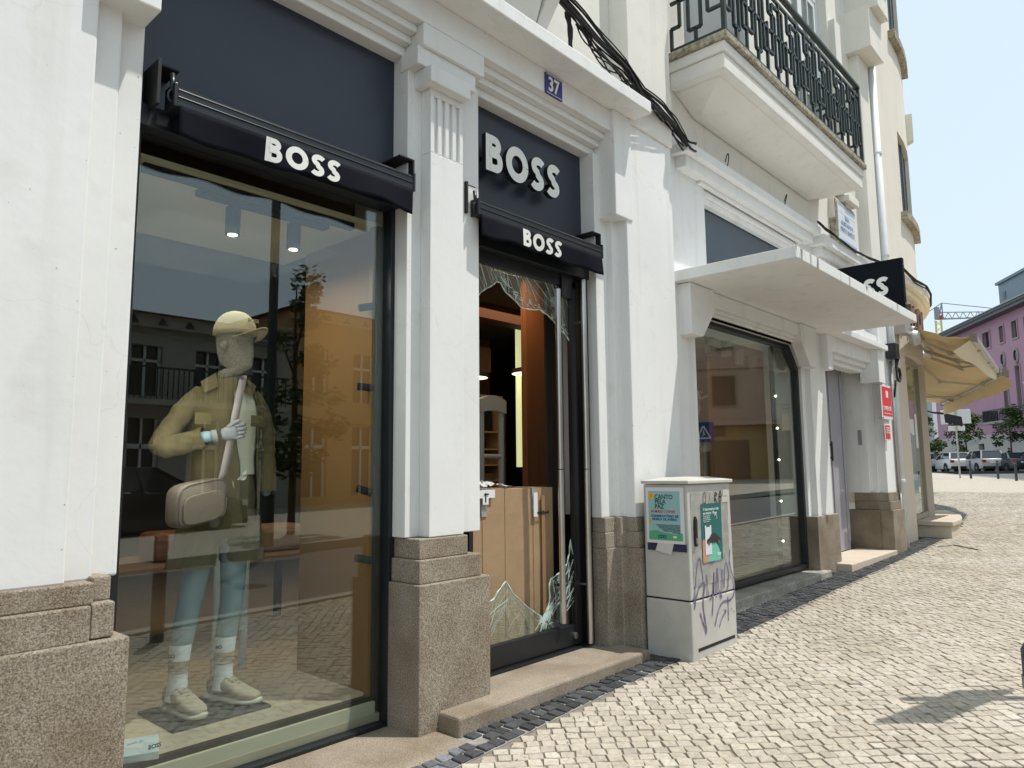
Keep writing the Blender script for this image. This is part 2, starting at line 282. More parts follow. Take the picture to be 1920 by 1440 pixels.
def logo(name,size,loc,m,parent,depth,face='street',squash=1.,gap=.13,only=None,wave=None,msplit=None):
    """the four bold capitals; loc = lower left corner; each letter one mesh"""
    out=[]; x=0
    for i,ch in enumerate('BOSS'):
        adv,strokes=GL[ch]; mb=MB()
        if only is None or i in only:
            for k,(path,w) in enumerate(strokes):
                Lf,Rt=ribbon(path,w); n=len(path); z=.0006*k
                def cv(p,d):
                    u=(x+p.x)*size*squash; v=p.y*size
                    if face=='street':
                        q=Vector(loc)+Vector((u,-d,v))
                        if wave: q.y+=wave(q.x,q.z)
                        return q
                    return Vector(loc)+Vector((-d,-u,v))
                vs=[cv(p,0) for p in Lf]+[cv(p,0) for p in Rt]+[cv(p,depth+z) for p in Lf]+[cv(p,depth+z) for p in Rt]
                fs=[]
                for j in range(n-1):
                    fs+=[(2*n+j,2*n+j+1,3*n+j+1,3*n+j)]; fs+=[(j,j+1,2*n+j+1,2*n+j),(n+j,3*n+j,3*n+j+1,n+j+1)]
                mb.add(vs,fs)
                if msplit: mb.m[-len(fs):]=[0 if q%3==0 else 1 for q in range(len(fs))]
                mb.add([vs[0],vs[n],vs[3*n],vs[2*n]],[(0,1,2,3)],1 if msplit else 0); mb.add([vs[n-1],vs[2*n-1],vs[4*n-1],vs[3*n-1]],[(0,1,2,3)],1 if msplit else 0)
            out.append(mb.build(name,[m,msplit] if msplit else m,parent))
        x+=adv+gap
    return out
def g(X): return .0175*X if X<35 else .6125+.0075*(X-35)

exec_parts=[]
# ------------------------------------------------------------------ ground, road, paving
def sheet(name,poly,off,m,kind='structure'):
    bm=bmesh.new(); bm.faces.new([bm.verts.new((x,y,0)) for x,y in poly])
    for X in (35,):
        bmesh.ops.bisect_plane(bm,geom=bm.verts[:]+bm.edges[:]+bm.faces[:],plane_co=(X,0,0),plane_no=(1,0,0))
    bmesh.ops.triangulate(bm,faces=bm.faces)
    for v in bm.verts: v.co.z=g(v.co.x)+off
    bmesh.ops.recalc_face_normals(bm,faces=bm.faces)
    for f in bm.faces:
        if f.normal.z<0: f.normal_flip()
    me=bpy.data.meshes.new(name); bm.to_mesh(me); bm.free(); me.materials.append(m); o=bpy.data.objects.new(name,me); COL.objects.link(o); o['kind']=kind; return o
KERB=[(-25,-2.9),(16,-2.9),(22,-2.2),(28,-.4),(34,1.8),(42,4.9),(50,8.1),(58,12),(60,40)]
sheet('ground',[(-300,-400),(700,-400),(700,500),(-300,500)],-.24,mat('earth',(.22,.21,.19),.95,var=.2,vs=.3))
sheet('road',[(-60,-7.3),(20,-7.3),(40,-4),(75,2),(110,6),(130,30),(60,45),(60,12),(-60,12)],-.13,M['asphalt'])
sheet('pavement',KERB+[(-25,40)],-.0085,M['mortar'])
farcob=brick_mat('far_setts',(.49,.435,.355),(.44,.39,.315),(.27,.23,.185),7,bw=.5,rh=.5,ms=.03,rot=math.radians(45),bump=.4)
sheet('pavement',[(24,-1.6),(28,-.4),(34,1.8),(42,4.9),(50,8.1),(58,12),(58,30),(24,30)],.0,farcob)
sheet('pavement',[(-60,-40),(120,-40),(60,-12),(40,-8),(20,-7.5),(-60,-7.5)],-.02,farcob)
kb=MB()
for a,b in zip(KERB[:-1],KERB[1:]):
    a3=(a[0],a[1],g(a[0])-.06); b3=(b[0],b[1],g(b[0])-.06); kb.bar(a3,b3,.14,.16)
for a,b in zip([(-60,-7.4),(20,-7.4),(40,-7.9),(60,-11.9)][:-1],[(20,-7.4),(40,-7.9),(60,-11.9)]):
    kb.bar((a[0],a[1],g(a[0])-.06),(b[0],b[1],g(b[0])-.06),.14,.15)
o=kb.build('kerb',M['kerb'],kind='structure')
def wallfront(X):   # building line that the dark band follows
    if X<10.1: return .02
    a=min((X-10.1)/7.4,1); return .02+7.2*(1-math.sqrt(max(0,1-a*a)))
BX=[(-3,-.38),(0,-.365),(1.1,-.31),(3,-.30),(8,-.21),(10.9,-.12),(14.9,.42),(17,1.1),(19,2.2)]
def border(X):
    for (x0,y0),(x1,y1) in zip(BX[:-1],BX[1:]):
        if X<=x1: return y0+(y1-y0)*(max(X,x0)-x0)/(x1-x0)
    return BX[-1][1]
def kerbY(X):
    for a,b in zip(KERB[:-1],KERB[1:]):
        if a[0]<=X<=b[0]: return a[1]+(b[1]-a[1])*(X-a[0])/(b[0]-a[0])
    return -2.9
def sett(mb,cx,cy,h,ang,col,top=.0,jit=.006,gap=.0028):
    ca,sa=math.cos(ang),math.sin(ang); P=[]
    for i,j in ((-1,-1),(1,-1),(1,1),(-1,1)):
        u=i*(h-gap)+random.uniform(-jit,jit); v=j*(h-gap)+random.uniform(-jit,jit); P.append((cx+u*ca-v*sa,cy+u*sa+v*ca))
    z=g(cx)+top+random.uniform(-.002,.002); tx=random.uniform(-.035,.035); ty=random.uniform(-.035,.035)
    e=.93; T=[(cx+(x-cx)*e,cy+(y-cy)*e,z+(x-cx)*tx+(y-cy)*ty) for x,y in P]; E_=[(x,y,z-.0035+(x-cx)*tx+(y-cy)*ty) for x,y in P]; Bm=[(x,y,z-.03) for x,y in P]
    vs=T+E_+Bm; fs=[(0,1,2,3)]+[(4+i,4+(i+1)%4,(i+1)%4,i) for i in range(4)]+[(8+i,8+(i+1)%4,4+(i+1)%4,4+i) for i in range(4)]
    mb.add(vs,fs,0,col)
def limecol():
    t=random.random(); k=random.uniform(.90,1.08)
    c=(.52,.468,.395) if t<.66 else (.48,.43,.36) if t<.90 else (.55,.505,.44) if t<.97 else (.43,.39,.335)
    return tuple(v*k for v in c)
mb=MB(); c=.071; n0=int(40/c)
ROT=math.radians(45)
for i in range(-60,400):
    for j in range(-330,110):
        wob=.012*math.sin(i*.21+j*.13)+.010*math.sin(j*.37)
        u=(i+.5)*c+wob; v=(j+.5)*c+.012*math.sin(i*.33)+(.5*c if i%2 else 0)*.35
        x=u*math.cos(ROT)-v*math.sin(ROT); y=u*math.sin(ROT)+v*math.cos(ROT)
        if x<-2.6 or x>24 or y>13 or y<-2.86: continue
        if y>border(x)-.030 if x<19 else y>border(19)+(x-19)*3: continue
        if y<kerbY(x)+.07: continue
        # only what can be seen from around the camera: skip what lies left of the shop line
        if x>-1.2 or y>-2.86: sett(mb,x,y,c/2,ROT,limecol())
mb.build('cobbles',M['stone'],kind='stuff')
mb=MB(); x=-2.4
rows=3
while x<18.5:
    yb=border(x); slope=math.atan2(border(x+.1)-border(x),.1)
    for r in range(6):
        y=yb+.038+r*.074
        if y>max(.36,wallfront(x)+.05): continue
        if x<.14 and y>-.25: continue
        k=random.uniform(.6,1.6); lc=(.058*k,.061*k,.068*k)
        if x<.12+.1*r-.2: lc=tuple(v*3.2 for v in lc)
        sett(mb,x+random.uniform(-.012,.012)+(.037 if r%2 else 0),y,.0355,slope,lc,.004,.006,.003)
    x+=.079
mb.build('dark_border_cobbles',M['basalt'],kind='stuff')
# pale worn mortar below the border stones
mb=MB()
X=-2.5
while X<18.4:
    x2=X+.3; mb.add([(X,border(X)-.005,g(X)-.006),(x2,border(x2)-.005,g(x2)-.006),(x2,border(x2)+.42,g(x2)-.006),(X,border(X)+.42,g(X)-.006)],[(0,1,2,3)]); X=x2
mb.build('border_mortar',mat('pale_mortar',(.36,.345,.32),.95,var=.4,vs=18,bump=.5,bs=60),kind='structure')
# ------------------------------------------------------------------ the white shop building
shop=thing('shop_building','white rendered corner-street building with granite plinths, navy shop panels and iron balcony above','building',(3,.3,0))
Wt,Cr,Gr=M['white'],M['cream'],M['granite']
BK=.62
# walls of the first portal
B('wall',[(-9,-1.54,.05,BK,.9,3.86),(-1.54,-1.44,.10,BK,.9,3.86),(-1.44,-1.335,.16,BK,.9,3.62)],Wt,shop,.008)
B('wall',[(-9,2.0,.14,BK,3.95,12),(2.0,2.62,-.02,BK,3.83,12)],Cr,shop,.008)
# window + door header with stepped mouldings
hd=MB()
hd.box(-1.55,2.02,.02,BK,3.70,3.86)
hd.box(.03,.50,.021,BK,3.57,3.70); hd.box(-1.55,-1.34,-.01,.3,3.07,3.86); hd.box(1.80,2.02,-.01,.3,3.07,3.86)
for x0,x1 in ((-1.34,.03),(.50,1.80)):
    hd.box(x0,x1,.075,BK,3.655,3.70); hd.box(x0,x1,.125,BK,3.61,3.655); hd.box(x0,x1,.175,BK,3.555,3.61)
hd.build('portal_header',Wt,shop,bevel=.007)
B('cornice',[(-9,2.06,-.17,.2,3.86,3.955),(-9,1.95,-.06,.2,3.955,4.0)],Wt,shop,.008)
# fluted pilaster between window and door
pm=MB(); pm.box(.02,.565,.14,BK,.935,3.57)
prof=[(.115,.2),(.115,.06)]
pm.box(.115,.36,.06,.14,.935,3.0); pm.box(.115,.36,.078,.14,3.0,3.37)
for k in range(5):
    w=.245/9; x0=.115+k*2*w; pm.box(x0,x0+w,.0602,.078,3.0,3.33)
pm.box(.115,.36,.0602,.078,3.33,3.37)
pm.build('pilaster',Wt,shop,bevel=.004)
B('capital',[(.065,.365,.0,.14,3.37,3.465),(.01,.45,.045,.2,3.465,3.57)],Wt,shop,.006)
# plinths
def plinth(boxes,m=Gr,bev=.007): return B('plinth',boxes,m,shop,bev,bseg=3)
plinth([(0,.5,0,BK,-.05,.712),(.018,.455,.022,.4,.712,.83),(.036,.375,.042,.4,.83,.932)])
plinth([(-9,-1.345,-.02,.4,-.1,.708)]); plinth([(-9,-1.468,.0,.4,.705,.826),(-1.466,-1.39,.006,.4,.712,.832)]); plinth([(-9,-1.455,.022,.4,.826,.902),(-1.453,-1.392,.05,.4,.832,.916)])
plinth([(1.745,1.99,.10,.4,-.02,.735),(1.745,1.975,.108,.4,.735,.84),(1.75,1.965,.114,.4,.84,.94),(1.86,1.99,.055,.2,-.02,.735),(1.87,1.99,.07,.2,.735,.94)])
plinth([(1.93,2.66,-.045,.4,-.02,.73),(1.935,2.65,-.03,.4,.73,.84),(1.94,2.64,-.014,.4,.84,.935)])
plinth([(5.69,6.37,.10,BK,-.02,.735)],granite('brown_granite_2',((.16,.13,.10),(.31,.265,.205),(.44,.38,.31)),190,.7))
plinth([(7.90,7.99,.10,BK,.0,.70),(7.92,7.99,.13,.4,.70,.81),(7.925,7.99,.15,.4,.81,.92)],granite('brown_granite_3',((.13,.10,.07),(.28,.23,.165),(.40,.34,.26)),190,.7))
plinth([(7.94,8.47,-.055,.4,.0,.70),(7.95,8.46,-.03,.4,.70,.81),(7.96,8.44,-.012,.4,.81,.92)],granite('brown_granite_4',((.16,.13,.09),(.33,.285,.22),(.46,.41,.34)),190,.7))
# jamb right of the door and the protruding strip
B('door_jamb',[(1.745,1.90,.14,.36,.94,3.56),(1.885,2.0,.09,.2,.94,3.08)],Wt,shop,.006)
B('pilaster',[(1.95,2.62,.0,BK,.935,3.83)],Wt,shop,.008)
# second bay: big window under the canopy
bay=MB(); Yw=.13
bay.box(2.62,3.16,Yw,BK,.0,2.79); bay.box(3.16,5.80,Yw,BK,2.60,2.79); bay.box(2.62,3.43,Yw,BK,2.79,3.88); bay.box(3.43,5.62,Yw,BK,2.79,3.0); bay.box(5.62,6.5,Yw,BK,2.79,3.88)
bay.box(3.43,5.62,Yw+.03,BK,3.77,3.88); bay.box(5.80,6.28,Yw,BK,.72,2.79); bay.box(5.69,5.80,.19,BK,.72,2.62)
bay.prism([(3.1,2.38),(3.1,2.62),(3.42,2.62),(3.16,2.38)],XZ(0),Yw+.002,.34); bay.prism([(5.45,2.62),(5.75,2.62),(5.75,2.38),(5.69,2.38)],XZ(0),Yw+.002,.34)
bay.build('wall',Wt,shop,bevel=.006)
B('window_moulding',[(3.0,5.6,.085,.14,2.63,2.66),(3.0,5.6,.05,.14,2.66,2.79),(3.43,5.62,.115,.2,2.60,2.63)],Wt,shop,.005)
for pts in ([(2.90,2.36),(2.90,2.79),(3.32,2.79),(3.32,2.60),(3.10,2.36)],[(5.30,2.60),(5.30,2.79),(5.74,2.79),(5.74,2.35),(5.52,2.35)]):
    mb=MB(); mb.prism(pts,XZ(0),.02,.14); mb.build('canopy_bracket',Wt,shop,bevel=.006)
def streak(name,col):
    m,nt,b,N,L=nodes(name); tc=N.new('ShaderNodeTexCoord'); mp=N.new('ShaderNodeMapping'); mp.inputs['Scale'].default_value=(15,15,3.0); n=N.new('ShaderNodeTexNoise'); n.inputs['Detail'].default_value=3; n.inputs['Scale'].default_value=1
    L.new(tc.outputs['Object'],mp.inputs[0]); L.new(mp.outputs[0],n.inputs['Vector']); r=N.new('ShaderNodeValToRGB'); e=r.color_ramp.elements; e[0].position=.30; e[1].position=.40; e[0].color=(.16,.16,.15,1); e[1].color=(*col,1)
    L.new(n.outputs['Fac'],r.inputs[0]); L.new(r.outputs[0],b.inputs['Base Color']); b.inputs['Roughness'].default_value=.8; return m
cn=MB(); cn.box(2.82,6.2,-.88,.135,2.795,2.885); cn.m[2]=1
cn.build('canopy',[M['white'],streak('rain_streaked_edge',(.78,.78,.75))],shop,bevel=.006)
# mouldings and cornice over the second window
B('cornice',[(2.86,5.95,-.03,.14,3.90,3.985),(2.93,5.86,.03,.14,3.80,3.90)],Wt,shop,.006)
B('window_moulding',[(3.43,5.62,.145,.2,3.72,3.77),(3.43,5.62,.17,.23,3.66,3.72),(3.3,5.7,.09,.13,3.77,3.80)],Wt,shop,.005)
B('sign_panel',[(3.42,5.63,.24,.27,2.95,3.78)],M['navy2'],shop,.0)
B('window_sill',[(3.16,5.80,.02,.42,.03,.165)],M['greystone'],shop,.01)
# third bay: side door with its own header
B('wall',[(6.3,7.93,.30,BK,2.62,3.88),(7.93,7.96,.20,BK,.92,2.62),(7.96,7.99,.10,BK,.92,2.62),(7.99,8.42,.0,BK,.92,3.9)],Wt,shop,.006)
B('door_header',[(6.14,6.30,.04,.14,2.38,2.80),(6.30,7.80,.06,.3,2.62,2.80),(6.30,7.80,.11,.3,2.56,2.62),(6.30,7.80,.16,.32,2.50,2.56),(7.80,8.06,-.04,.2,2.36,2.80),(6.10,8.10,-.09,.2,2.80,2.87),(6.2,7.98,.01,.12,2.87,3.0),(7.0,7.7,-.05,.2,3.62,3.66)],Wt,shop,.006)
B('cornice',[(6.0,7.95,-.05,.14,3.82,3.93),(6.1,7.86,.02,.14,3.72,3.82),(6.2,7.7,.07,.2,3.6,3.72)],Wt,shop,.006)
B('wall',[(6.5,7.98,.13,.3,2.80,3.9)],Wt,shop,.0)
# upper floor
up=MB(); up.box(2.62,3.18,.13,BK,3.88,12); up.box(3.18,8.0,.131,BK,3.9,4.80)
up.box(4.42,5.85,.13,BK,4.8,12); up.box(3.18,4.42,.13,BK,7.35,12); up.box(5.85,7.15,.13,BK,8.05,12); up.box(7.15,8.0,.13,BK,4.8,12)
up.build('wall',Cr,shop,bevel=.006)
B('pilaster',[(7.99,8.42,.001,.4,3.9,7.02),(7.88,8.50,-.20,.4,7.02,7.62),(7.98,8.50,-.30,.4,7.62,8.15),(7.98,8.50,-.40,.4,8.15,12),(7.2,7.42,.05,.2,4.33,7.2),(6.75,6.95,.06,.2,4.35,4.62),(6.95,7.65,.03,.2,4.72,4.80),(7.1,7.5,-.02,.2,4.64,4.72)],Cr,shop,.006)
# balcony
def balcony(x0,x1,zb,railing=True):
    yo=-.39; 
    bl=MB(); bl.box(x0,x1,yo,.14,zb+.14,zb+.235); bl.box(x0+.018,x1-.018,yo+.018,.13,zb+.0,zb+.14)
    o=bl.build('balcony',M['soffit'],shop,bevel=.012)
    sl_=MB(); sl_.box(x0-.03,x1+.03,yo-.03,.13,zb+.236,zb+.30); sl_.build('balcony_slab_edge',M['oldcon'],o,bevel=.012)
    # sloping underside, deeper at the wall
    ss=MB(); a=(x0+.03,yo+.03,zb-.001); b=(x1-.03,yo+.03,zb-.001)
    V_=[(x0+.10,yo+.10,zb-.002),(x1-.10,yo+.10,zb-.002),(x1-.10,.125,zb-.002),(x0+.10,.125,zb-.002),(x0+.42,.06,zb-.115),(x1-.42,.06,zb-.115),(x1-.42,.125,zb-.115),(x0+.42,.125,zb-.115)]
    ss.add(V_,[(0,1,5,4),(1,2,6,5),(3,0,4,7),(4,5,6,7)]); ss.build('balcony_soffit',M['soffit'],o)
    return o,zb+.30
bal,zt=balcony(2.86,6.45,4.49)
def railing(x0,x1,yo,zt,parent):
    r=MB(); H=.95; t=.026
    def hb(a,b): r.bar(a,b,t,t)
    for z in (zt+.03,zt+H-.12): r.bar((x0,yo,z),(x1,yo,z),t*.9,t); r.bar((x0,yo,z),(x0,.1,z),t*.9,t); r.bar((x1,yo,z),(x1,.1,z),t*.9,t)
    zT=zt+H; r.bar((x0-.01,yo,zT),(x1+.01,yo,zT),.05,.03); r.bar((x0,yo,zT),(x0,.1,zT),.05,.03); r.bar((x1,yo,zT),(x1,.1,zT),.05,.03)
    for x in (x0,x1): r.bar((x,yo,zt),(x,yo,zT),.035,.035,up=(1,0,0))
    def unit(P,L_):
        # meander of vertical and stepped bars; P(u,z) -> point, pattern repeats every L_
        zb,zm,zu=zt+.03,zt+.42,zt+H-.12
        segs=[((0,zu),(0,zm+.22)),((0,zm+.22),(.09,zm+.22)),((.09,zm+.22),(.09,zb+.12)),((.09,zb+.12),(.16,zb+.12)),((.16,zb+.12),(.16,zm+.33)),((.16,zm+.33),(.05,zm+.33)),((.05,zm+.33),(.05,zb+.22)),
              ((.05,zb+.22),(-.03,zb+.22)),((-.03,zb+.22),(-.03,zm+.1)),((.12,zb),(.12,zb+.12)),((.0,zm+.04),(.26,zm+.04)),((.21,zb+.2),(.21,zu-.08)),((.21,zu-.08),(.16,zu-.08)),((.16,zu-.08),(.16,zu)),((.21,zb+.2),(.26,zb+.2)),((.26,zb+.2),(.26,zb))]
        n=max(1,round(L_/.47)); st=L_/n
        for k in range(n):
            for (u0,z0),(u1,z1) in segs:
                a=P((k+.12)*st+u0*st/.30,z0); b=P((k+.12)*st+u1*st/.30,z1); r.bar(a,b,t*.95,t*.95,up=(0,0,1) if abs(z0-z1)<1e-6 else (0,1,0))
    unit(lambda u,z:(x0+u,yo,z),x1-x0-.02); unit(lambda u,z:(x0,yo+u,z),.1-yo); unit(lambda u,z:(x1,yo+u,z),.1-yo)
    return r.build('railing',M['iron'],parent)
railing(2.88,6.43,-.385,zt,bal)
# left balcony above the door, only its right end shows
bal2=B('balcony',[(-3,1.12,-.30,.14,4.45,4.62),(-3,1.02,-.22,.14,4.36,4.45)],M['soffit'],shop,.012)
mb=MB(); mb.prism([(-.0,4.0),(.0,4.36),(-.22,4.36),(-.16,4.22)],((1.0,0,0),(0,1,0),(0,0,1),(-1,0,0)),0,.1); mb.prism([(.14,4.0),(.14,4.36),(-.18,4.36),(-.06,4.05)],((-1.5,0,0),(0,1,0),(0,0,1),(1,0,0)),0,2.38)
mb.build('balcony_bracket',M['soffit'],shop,bevel=.006)
B('wall_moulding',[(-9,1.0,.06,.14,4.1,4.2),(-9,1.1,.02,.14,4.0,4.1)],Cr,shop,.006)
# French doors on the balcony
def french(x0,x1,z0,z1,open_leaf=False):
    fr=MB(); y=.24
    fr.box(x0,x1,y,y+.06,z1-.08,z1); fr.box(x0,x0+.07,y,y+.06,z0,z1-.08); fr.box(x1-.07,x1,y,y+.06,z0,z1-.08); fr.box(x0+.07,x1-.07,y,y+.06,z1-.62,z1-.54)
    d=fr.build('balcony_door',M['white2'],shop,bevel=.004); xm=(x0+x1)/2
    lf=MB()
    def leaf(P):
        w=(x1-x0)/2-.07; h=z1-.62-z0
        def bx(u0,u1,v0,v1,t=.04): lf.obox((P((u0+u1)/2,(v0+v1)/2,0)),P((u1-u0)/2,0,0,1),P(0,0,t/2,1),P(0,(v1-v0)/2,0,1))
        bx(0,.07,0,h); bx(w-.07,w,0,h); bx(.07,w-.07,0,.75); bx(.07,w-.07,h-.08,h)
        for k in range(1,4): bx(.07,w-.07,.75+(h-.83)*k/4-.012,.75+(h-.83)*k/4+.012)
        bx(w/2-.012,w/2+.012,.75,h-.08)
    def mk(ox,oy,ang,sg):
        ca,sa=math.cos(ang),math.sin(ang)
        return lambda u,v,n,dv=0: Vector((sg*u*ca+n*sa,sg*u*sa-n*ca,v))+(Vector((0,0,0)) if dv else Vector((ox,oy,z0)))
    leaf(mk(x0+.07,y+.03,math.radians(-62 if open_leaf else 0),1)); leaf(mk(x1-.07,y+.03,math.radians(40 if open_leaf else 0),-1))
    lf.build('door_leaf',M['white2'],d)
    mb=MB(); mb.box(x0+.07,x1-.07,y+.045,y+.05,z1-.54,z1-.08); 
    if not open_leaf: mb.box(x0+.14,x1-.14,y+.028,y+.032,z0+.75,z1-.7)
    mb.build('pane',M['glass'],d)
    B('curtain',[(x0,x1,.5,.52,z0-.2,z1)],mat('pale_room',(.30,.30,.29),.9),d,0)
french(3.18,4.42,4.80,7.35,True); french(5.85,7.15,4.80,8.05)
# number plate, wall plaque: things on the wall
num=thing('house_number','small blue enamel house number plate above the broken door','number plate',(1.14,.02,3.77))
B('plate',[(1.052,1.226,.008,.02,3.695,3.84)],M['enamelblue'],num,.003); 
Bs('border_line',[(1.062,1.216,.0065,.008,3.702,3.705),(1.062,1.216,.0065,.008,3.830,3.833)],M['signwhite'],num,0)
text('numerals','37',.135,(1.075,.006,3.722),M['signwhite'],num,bold=.003,sx=.85)
pq=thing('tile_plaque','framed glazed tile plaque with blue writing on the cream wall beside the downpipe','wall plaque',(7.1,.1,4.3))
B('frame',[(6.76,7.5,.05,.13,4.02,4.60)],M['oldcon'],pq,.01)
B('tiles',[(6.80+i*.166,6.80+i*.166+.163,.035,.05,4.06+j*.126,4.06+j*.126+.123) for i in range(4) for j in range(4)],M['tile'],pq,.002)
text('lettering','RUA\nGUSTAVO F.\nPINTO BASTO',.085,(7.13,.033,4.37),M['tileblue'],pq,bold=.001,align='CENTER')
mb=MB()
for j in (4.085,4.545):
    for i in range(16): mb.box(6.83+i*.041,6.85+i*.041,.0335,.035,j-.02,j+.012)
mb.build('ornament_border',M['tileblue'],pq)
# ------------------------------------------------------------------ shop windows
def frame_boxes(x0,x1,z0,z1,y0,y1,w): return [(x0,x0+w,y0,y1,z0,z1),(x1-w,x1,y0,y1,z0,z1),(x0+w,x1-w,y0,y1,z0,z0+w),(x0+w,x1-w,y0,y1,z1-w,z1)]
w1=B('shop_window',[(-1.33,-1.30,.24,.32,.0,2.76),(-.005,.035,.24,.32,.0,2.76),(-1.30,-.005,.24,.32,.0,.022),(-1.33,.035,.2,.32,2.69,2.78)],M['black'],shop,.003)
mb=MB(); mb.box(-1.30,-.005,.276,.284,.022,2.69); mb.build('pane',M['glass'],w1)
B('sign_panel',[(-1.335,.05,.262,.30,2.76,3.556)],M['navy'],shop,0)
B('sign_panel',[(.56,1.80,.262,.30,2.74,3.556)],M['navy'],shop,0)
B('window_sill',[(-9,.12,-.24,.3,-.1,.004),],M['granite2'],shop,.01)
w2=MB()
glassp=[(3.16,.19),(5.69,.19),(5.69,2.36),(5.45,2.60),(3.42,2.60),(3.16,2.38)]
def inset(poly,d,cx,cz): return [(cx+(x-cx)*(1-d/abs(1.3)),cz+(z-cz)*(1-d/abs(1.25))) for x,z in poly]
gi=inset(glassp,.045,4.42,1.4)
for i in range(6):
    a,b=glassp[i],glassp[(i+1)%6]; c_,d_=gi[(i+1)%6],gi[i]; w2.prism([a,b,c_,d_],XZ(0),.22,.30)
w2o=w2.build('shop_window',M['black'],shop,bevel=.003); mb=MB(); mb.prism(glassp,XZ(0),.255,.263); mb.build('pane',M['glass'],w2o)
# side door
sd=B('side_door',[(6.30,7.72,.42,.46,.2,2.62)],M['door'],shop,.003)
B('door_frame',[(6.85,6.93,.36,.42,.2,2.62),(7.18,7.22,.405,.42,.3,2.5),(7.62,7.70,.405,.42,.3,2.5)],M['door'],sd,.004)
hb=MB(); hb.tube([(6.98,.34,1.34),(6.98,.34,1.58)],.014); hb.tube([(6.98,.34,1.38),(6.98,.42,1.38)],.01); hb.tube([(6.98,.34,1.54),(6.98,.42,1.54)],.01); hb.build('handle',M['black'],sd)
B('gap_shade_sheet',[(7.72,7.93,.48,.5,.2,2.62)],M['blackmatt'],sd,0)  # black sheet painting the unlit void beside the leaf
B('door_step',[(6.20,8.0,-.06,.42,.06,.195)],M['sandstone'],shop,.012)
B('door_step',[(.13,1.86,-.145,.42,-.05,.092)],M['granite2'],shop,.014)
B('lock_plate',[(7.925,7.93,.26,.31,1.55,1.75)],M['steel'],shop,.002)
# ------------------------------------------------------------------ entrance door with broken glass
dr=thing('glass_door','black framed glass shop door with its pane smashed out and jagged shards left at top and bottom','door',(1.1,.28,.088))
B('frame',[(.565,.60,.23,.32,.09,2.74),(1.70,1.76,.22,.34,.09,2.76),(.565,1.76,.2,.34,2.62,2.76),(1.60,1.665,.262,.30,.11,2.60),(.60,1.665,.262,.30,2.545,2.62),(.60,1.76,.22,.34,.088,.105)],M['black'],dr,.003)
B('bottom_rail',[(.60,1.60,.26,.302,.11,.245)],M['black'],dr,.004)
Bs('hinge',[(1.49,1.61,.245,.262,2.46,2.62)],M['black'],dr,.004)
for x,yy in ((1.425,.235),(1.655,.19)):
    hb=MB(); hb.tube([(x,yy,.12 if x>1.5 else .28),(x,yy,1.27)],.021,14); hb.tube([(x,yy,1.276),(x,yy,2.6 if x>1.5 else 2.50)],.021,14)
    for z in (.5,2.3): hb.tube([(x,yy,z),(x,.28,z)],.009)
    hb.build('handle',M['steel'],dr,smooth=False)
lk=MB(); lk.lathe((1.575,.255,.175),[(.0,-.012),(.022,-.01),(.022,.01),(0,.012)],16,axis='y'); lk.build('lock',M['steel'],dr)
topP=[(.60,2.545),(1.60,2.545),(1.60,2.17),(1.575,2.20),(1.50,2.235),(1.43,2.285),(1.36,2.32),(1.28,2.345),(1.22,2.33),(1.14,2.325),(1.08,2.335),(1.02,2.37),(.95,2.40),(.90,2.455),(.86,2.455),(.83,2.43),(.78,2.40),(.72,2.36),(.66,2.29),(.60,2.19)]
botP=[(.60,.245),(1.60,.245),(1.60,.70),(1.575,.80),(1.56,.71),(1.53,.64),(1.47,.60),(1.40,.575),(1.355,.56),(1.34,.50),(1.34,.42),(1.30,.36),(1.27,.33),(1.22,.36),(1.14,.41),(1.06,.47),(.99,.52),(.925,.60),(.88,.565),(.83,.52),(.79,.50),(.75,.525),(.69,.565),(.64,.56),(.60,.60)]
random.seed(3)
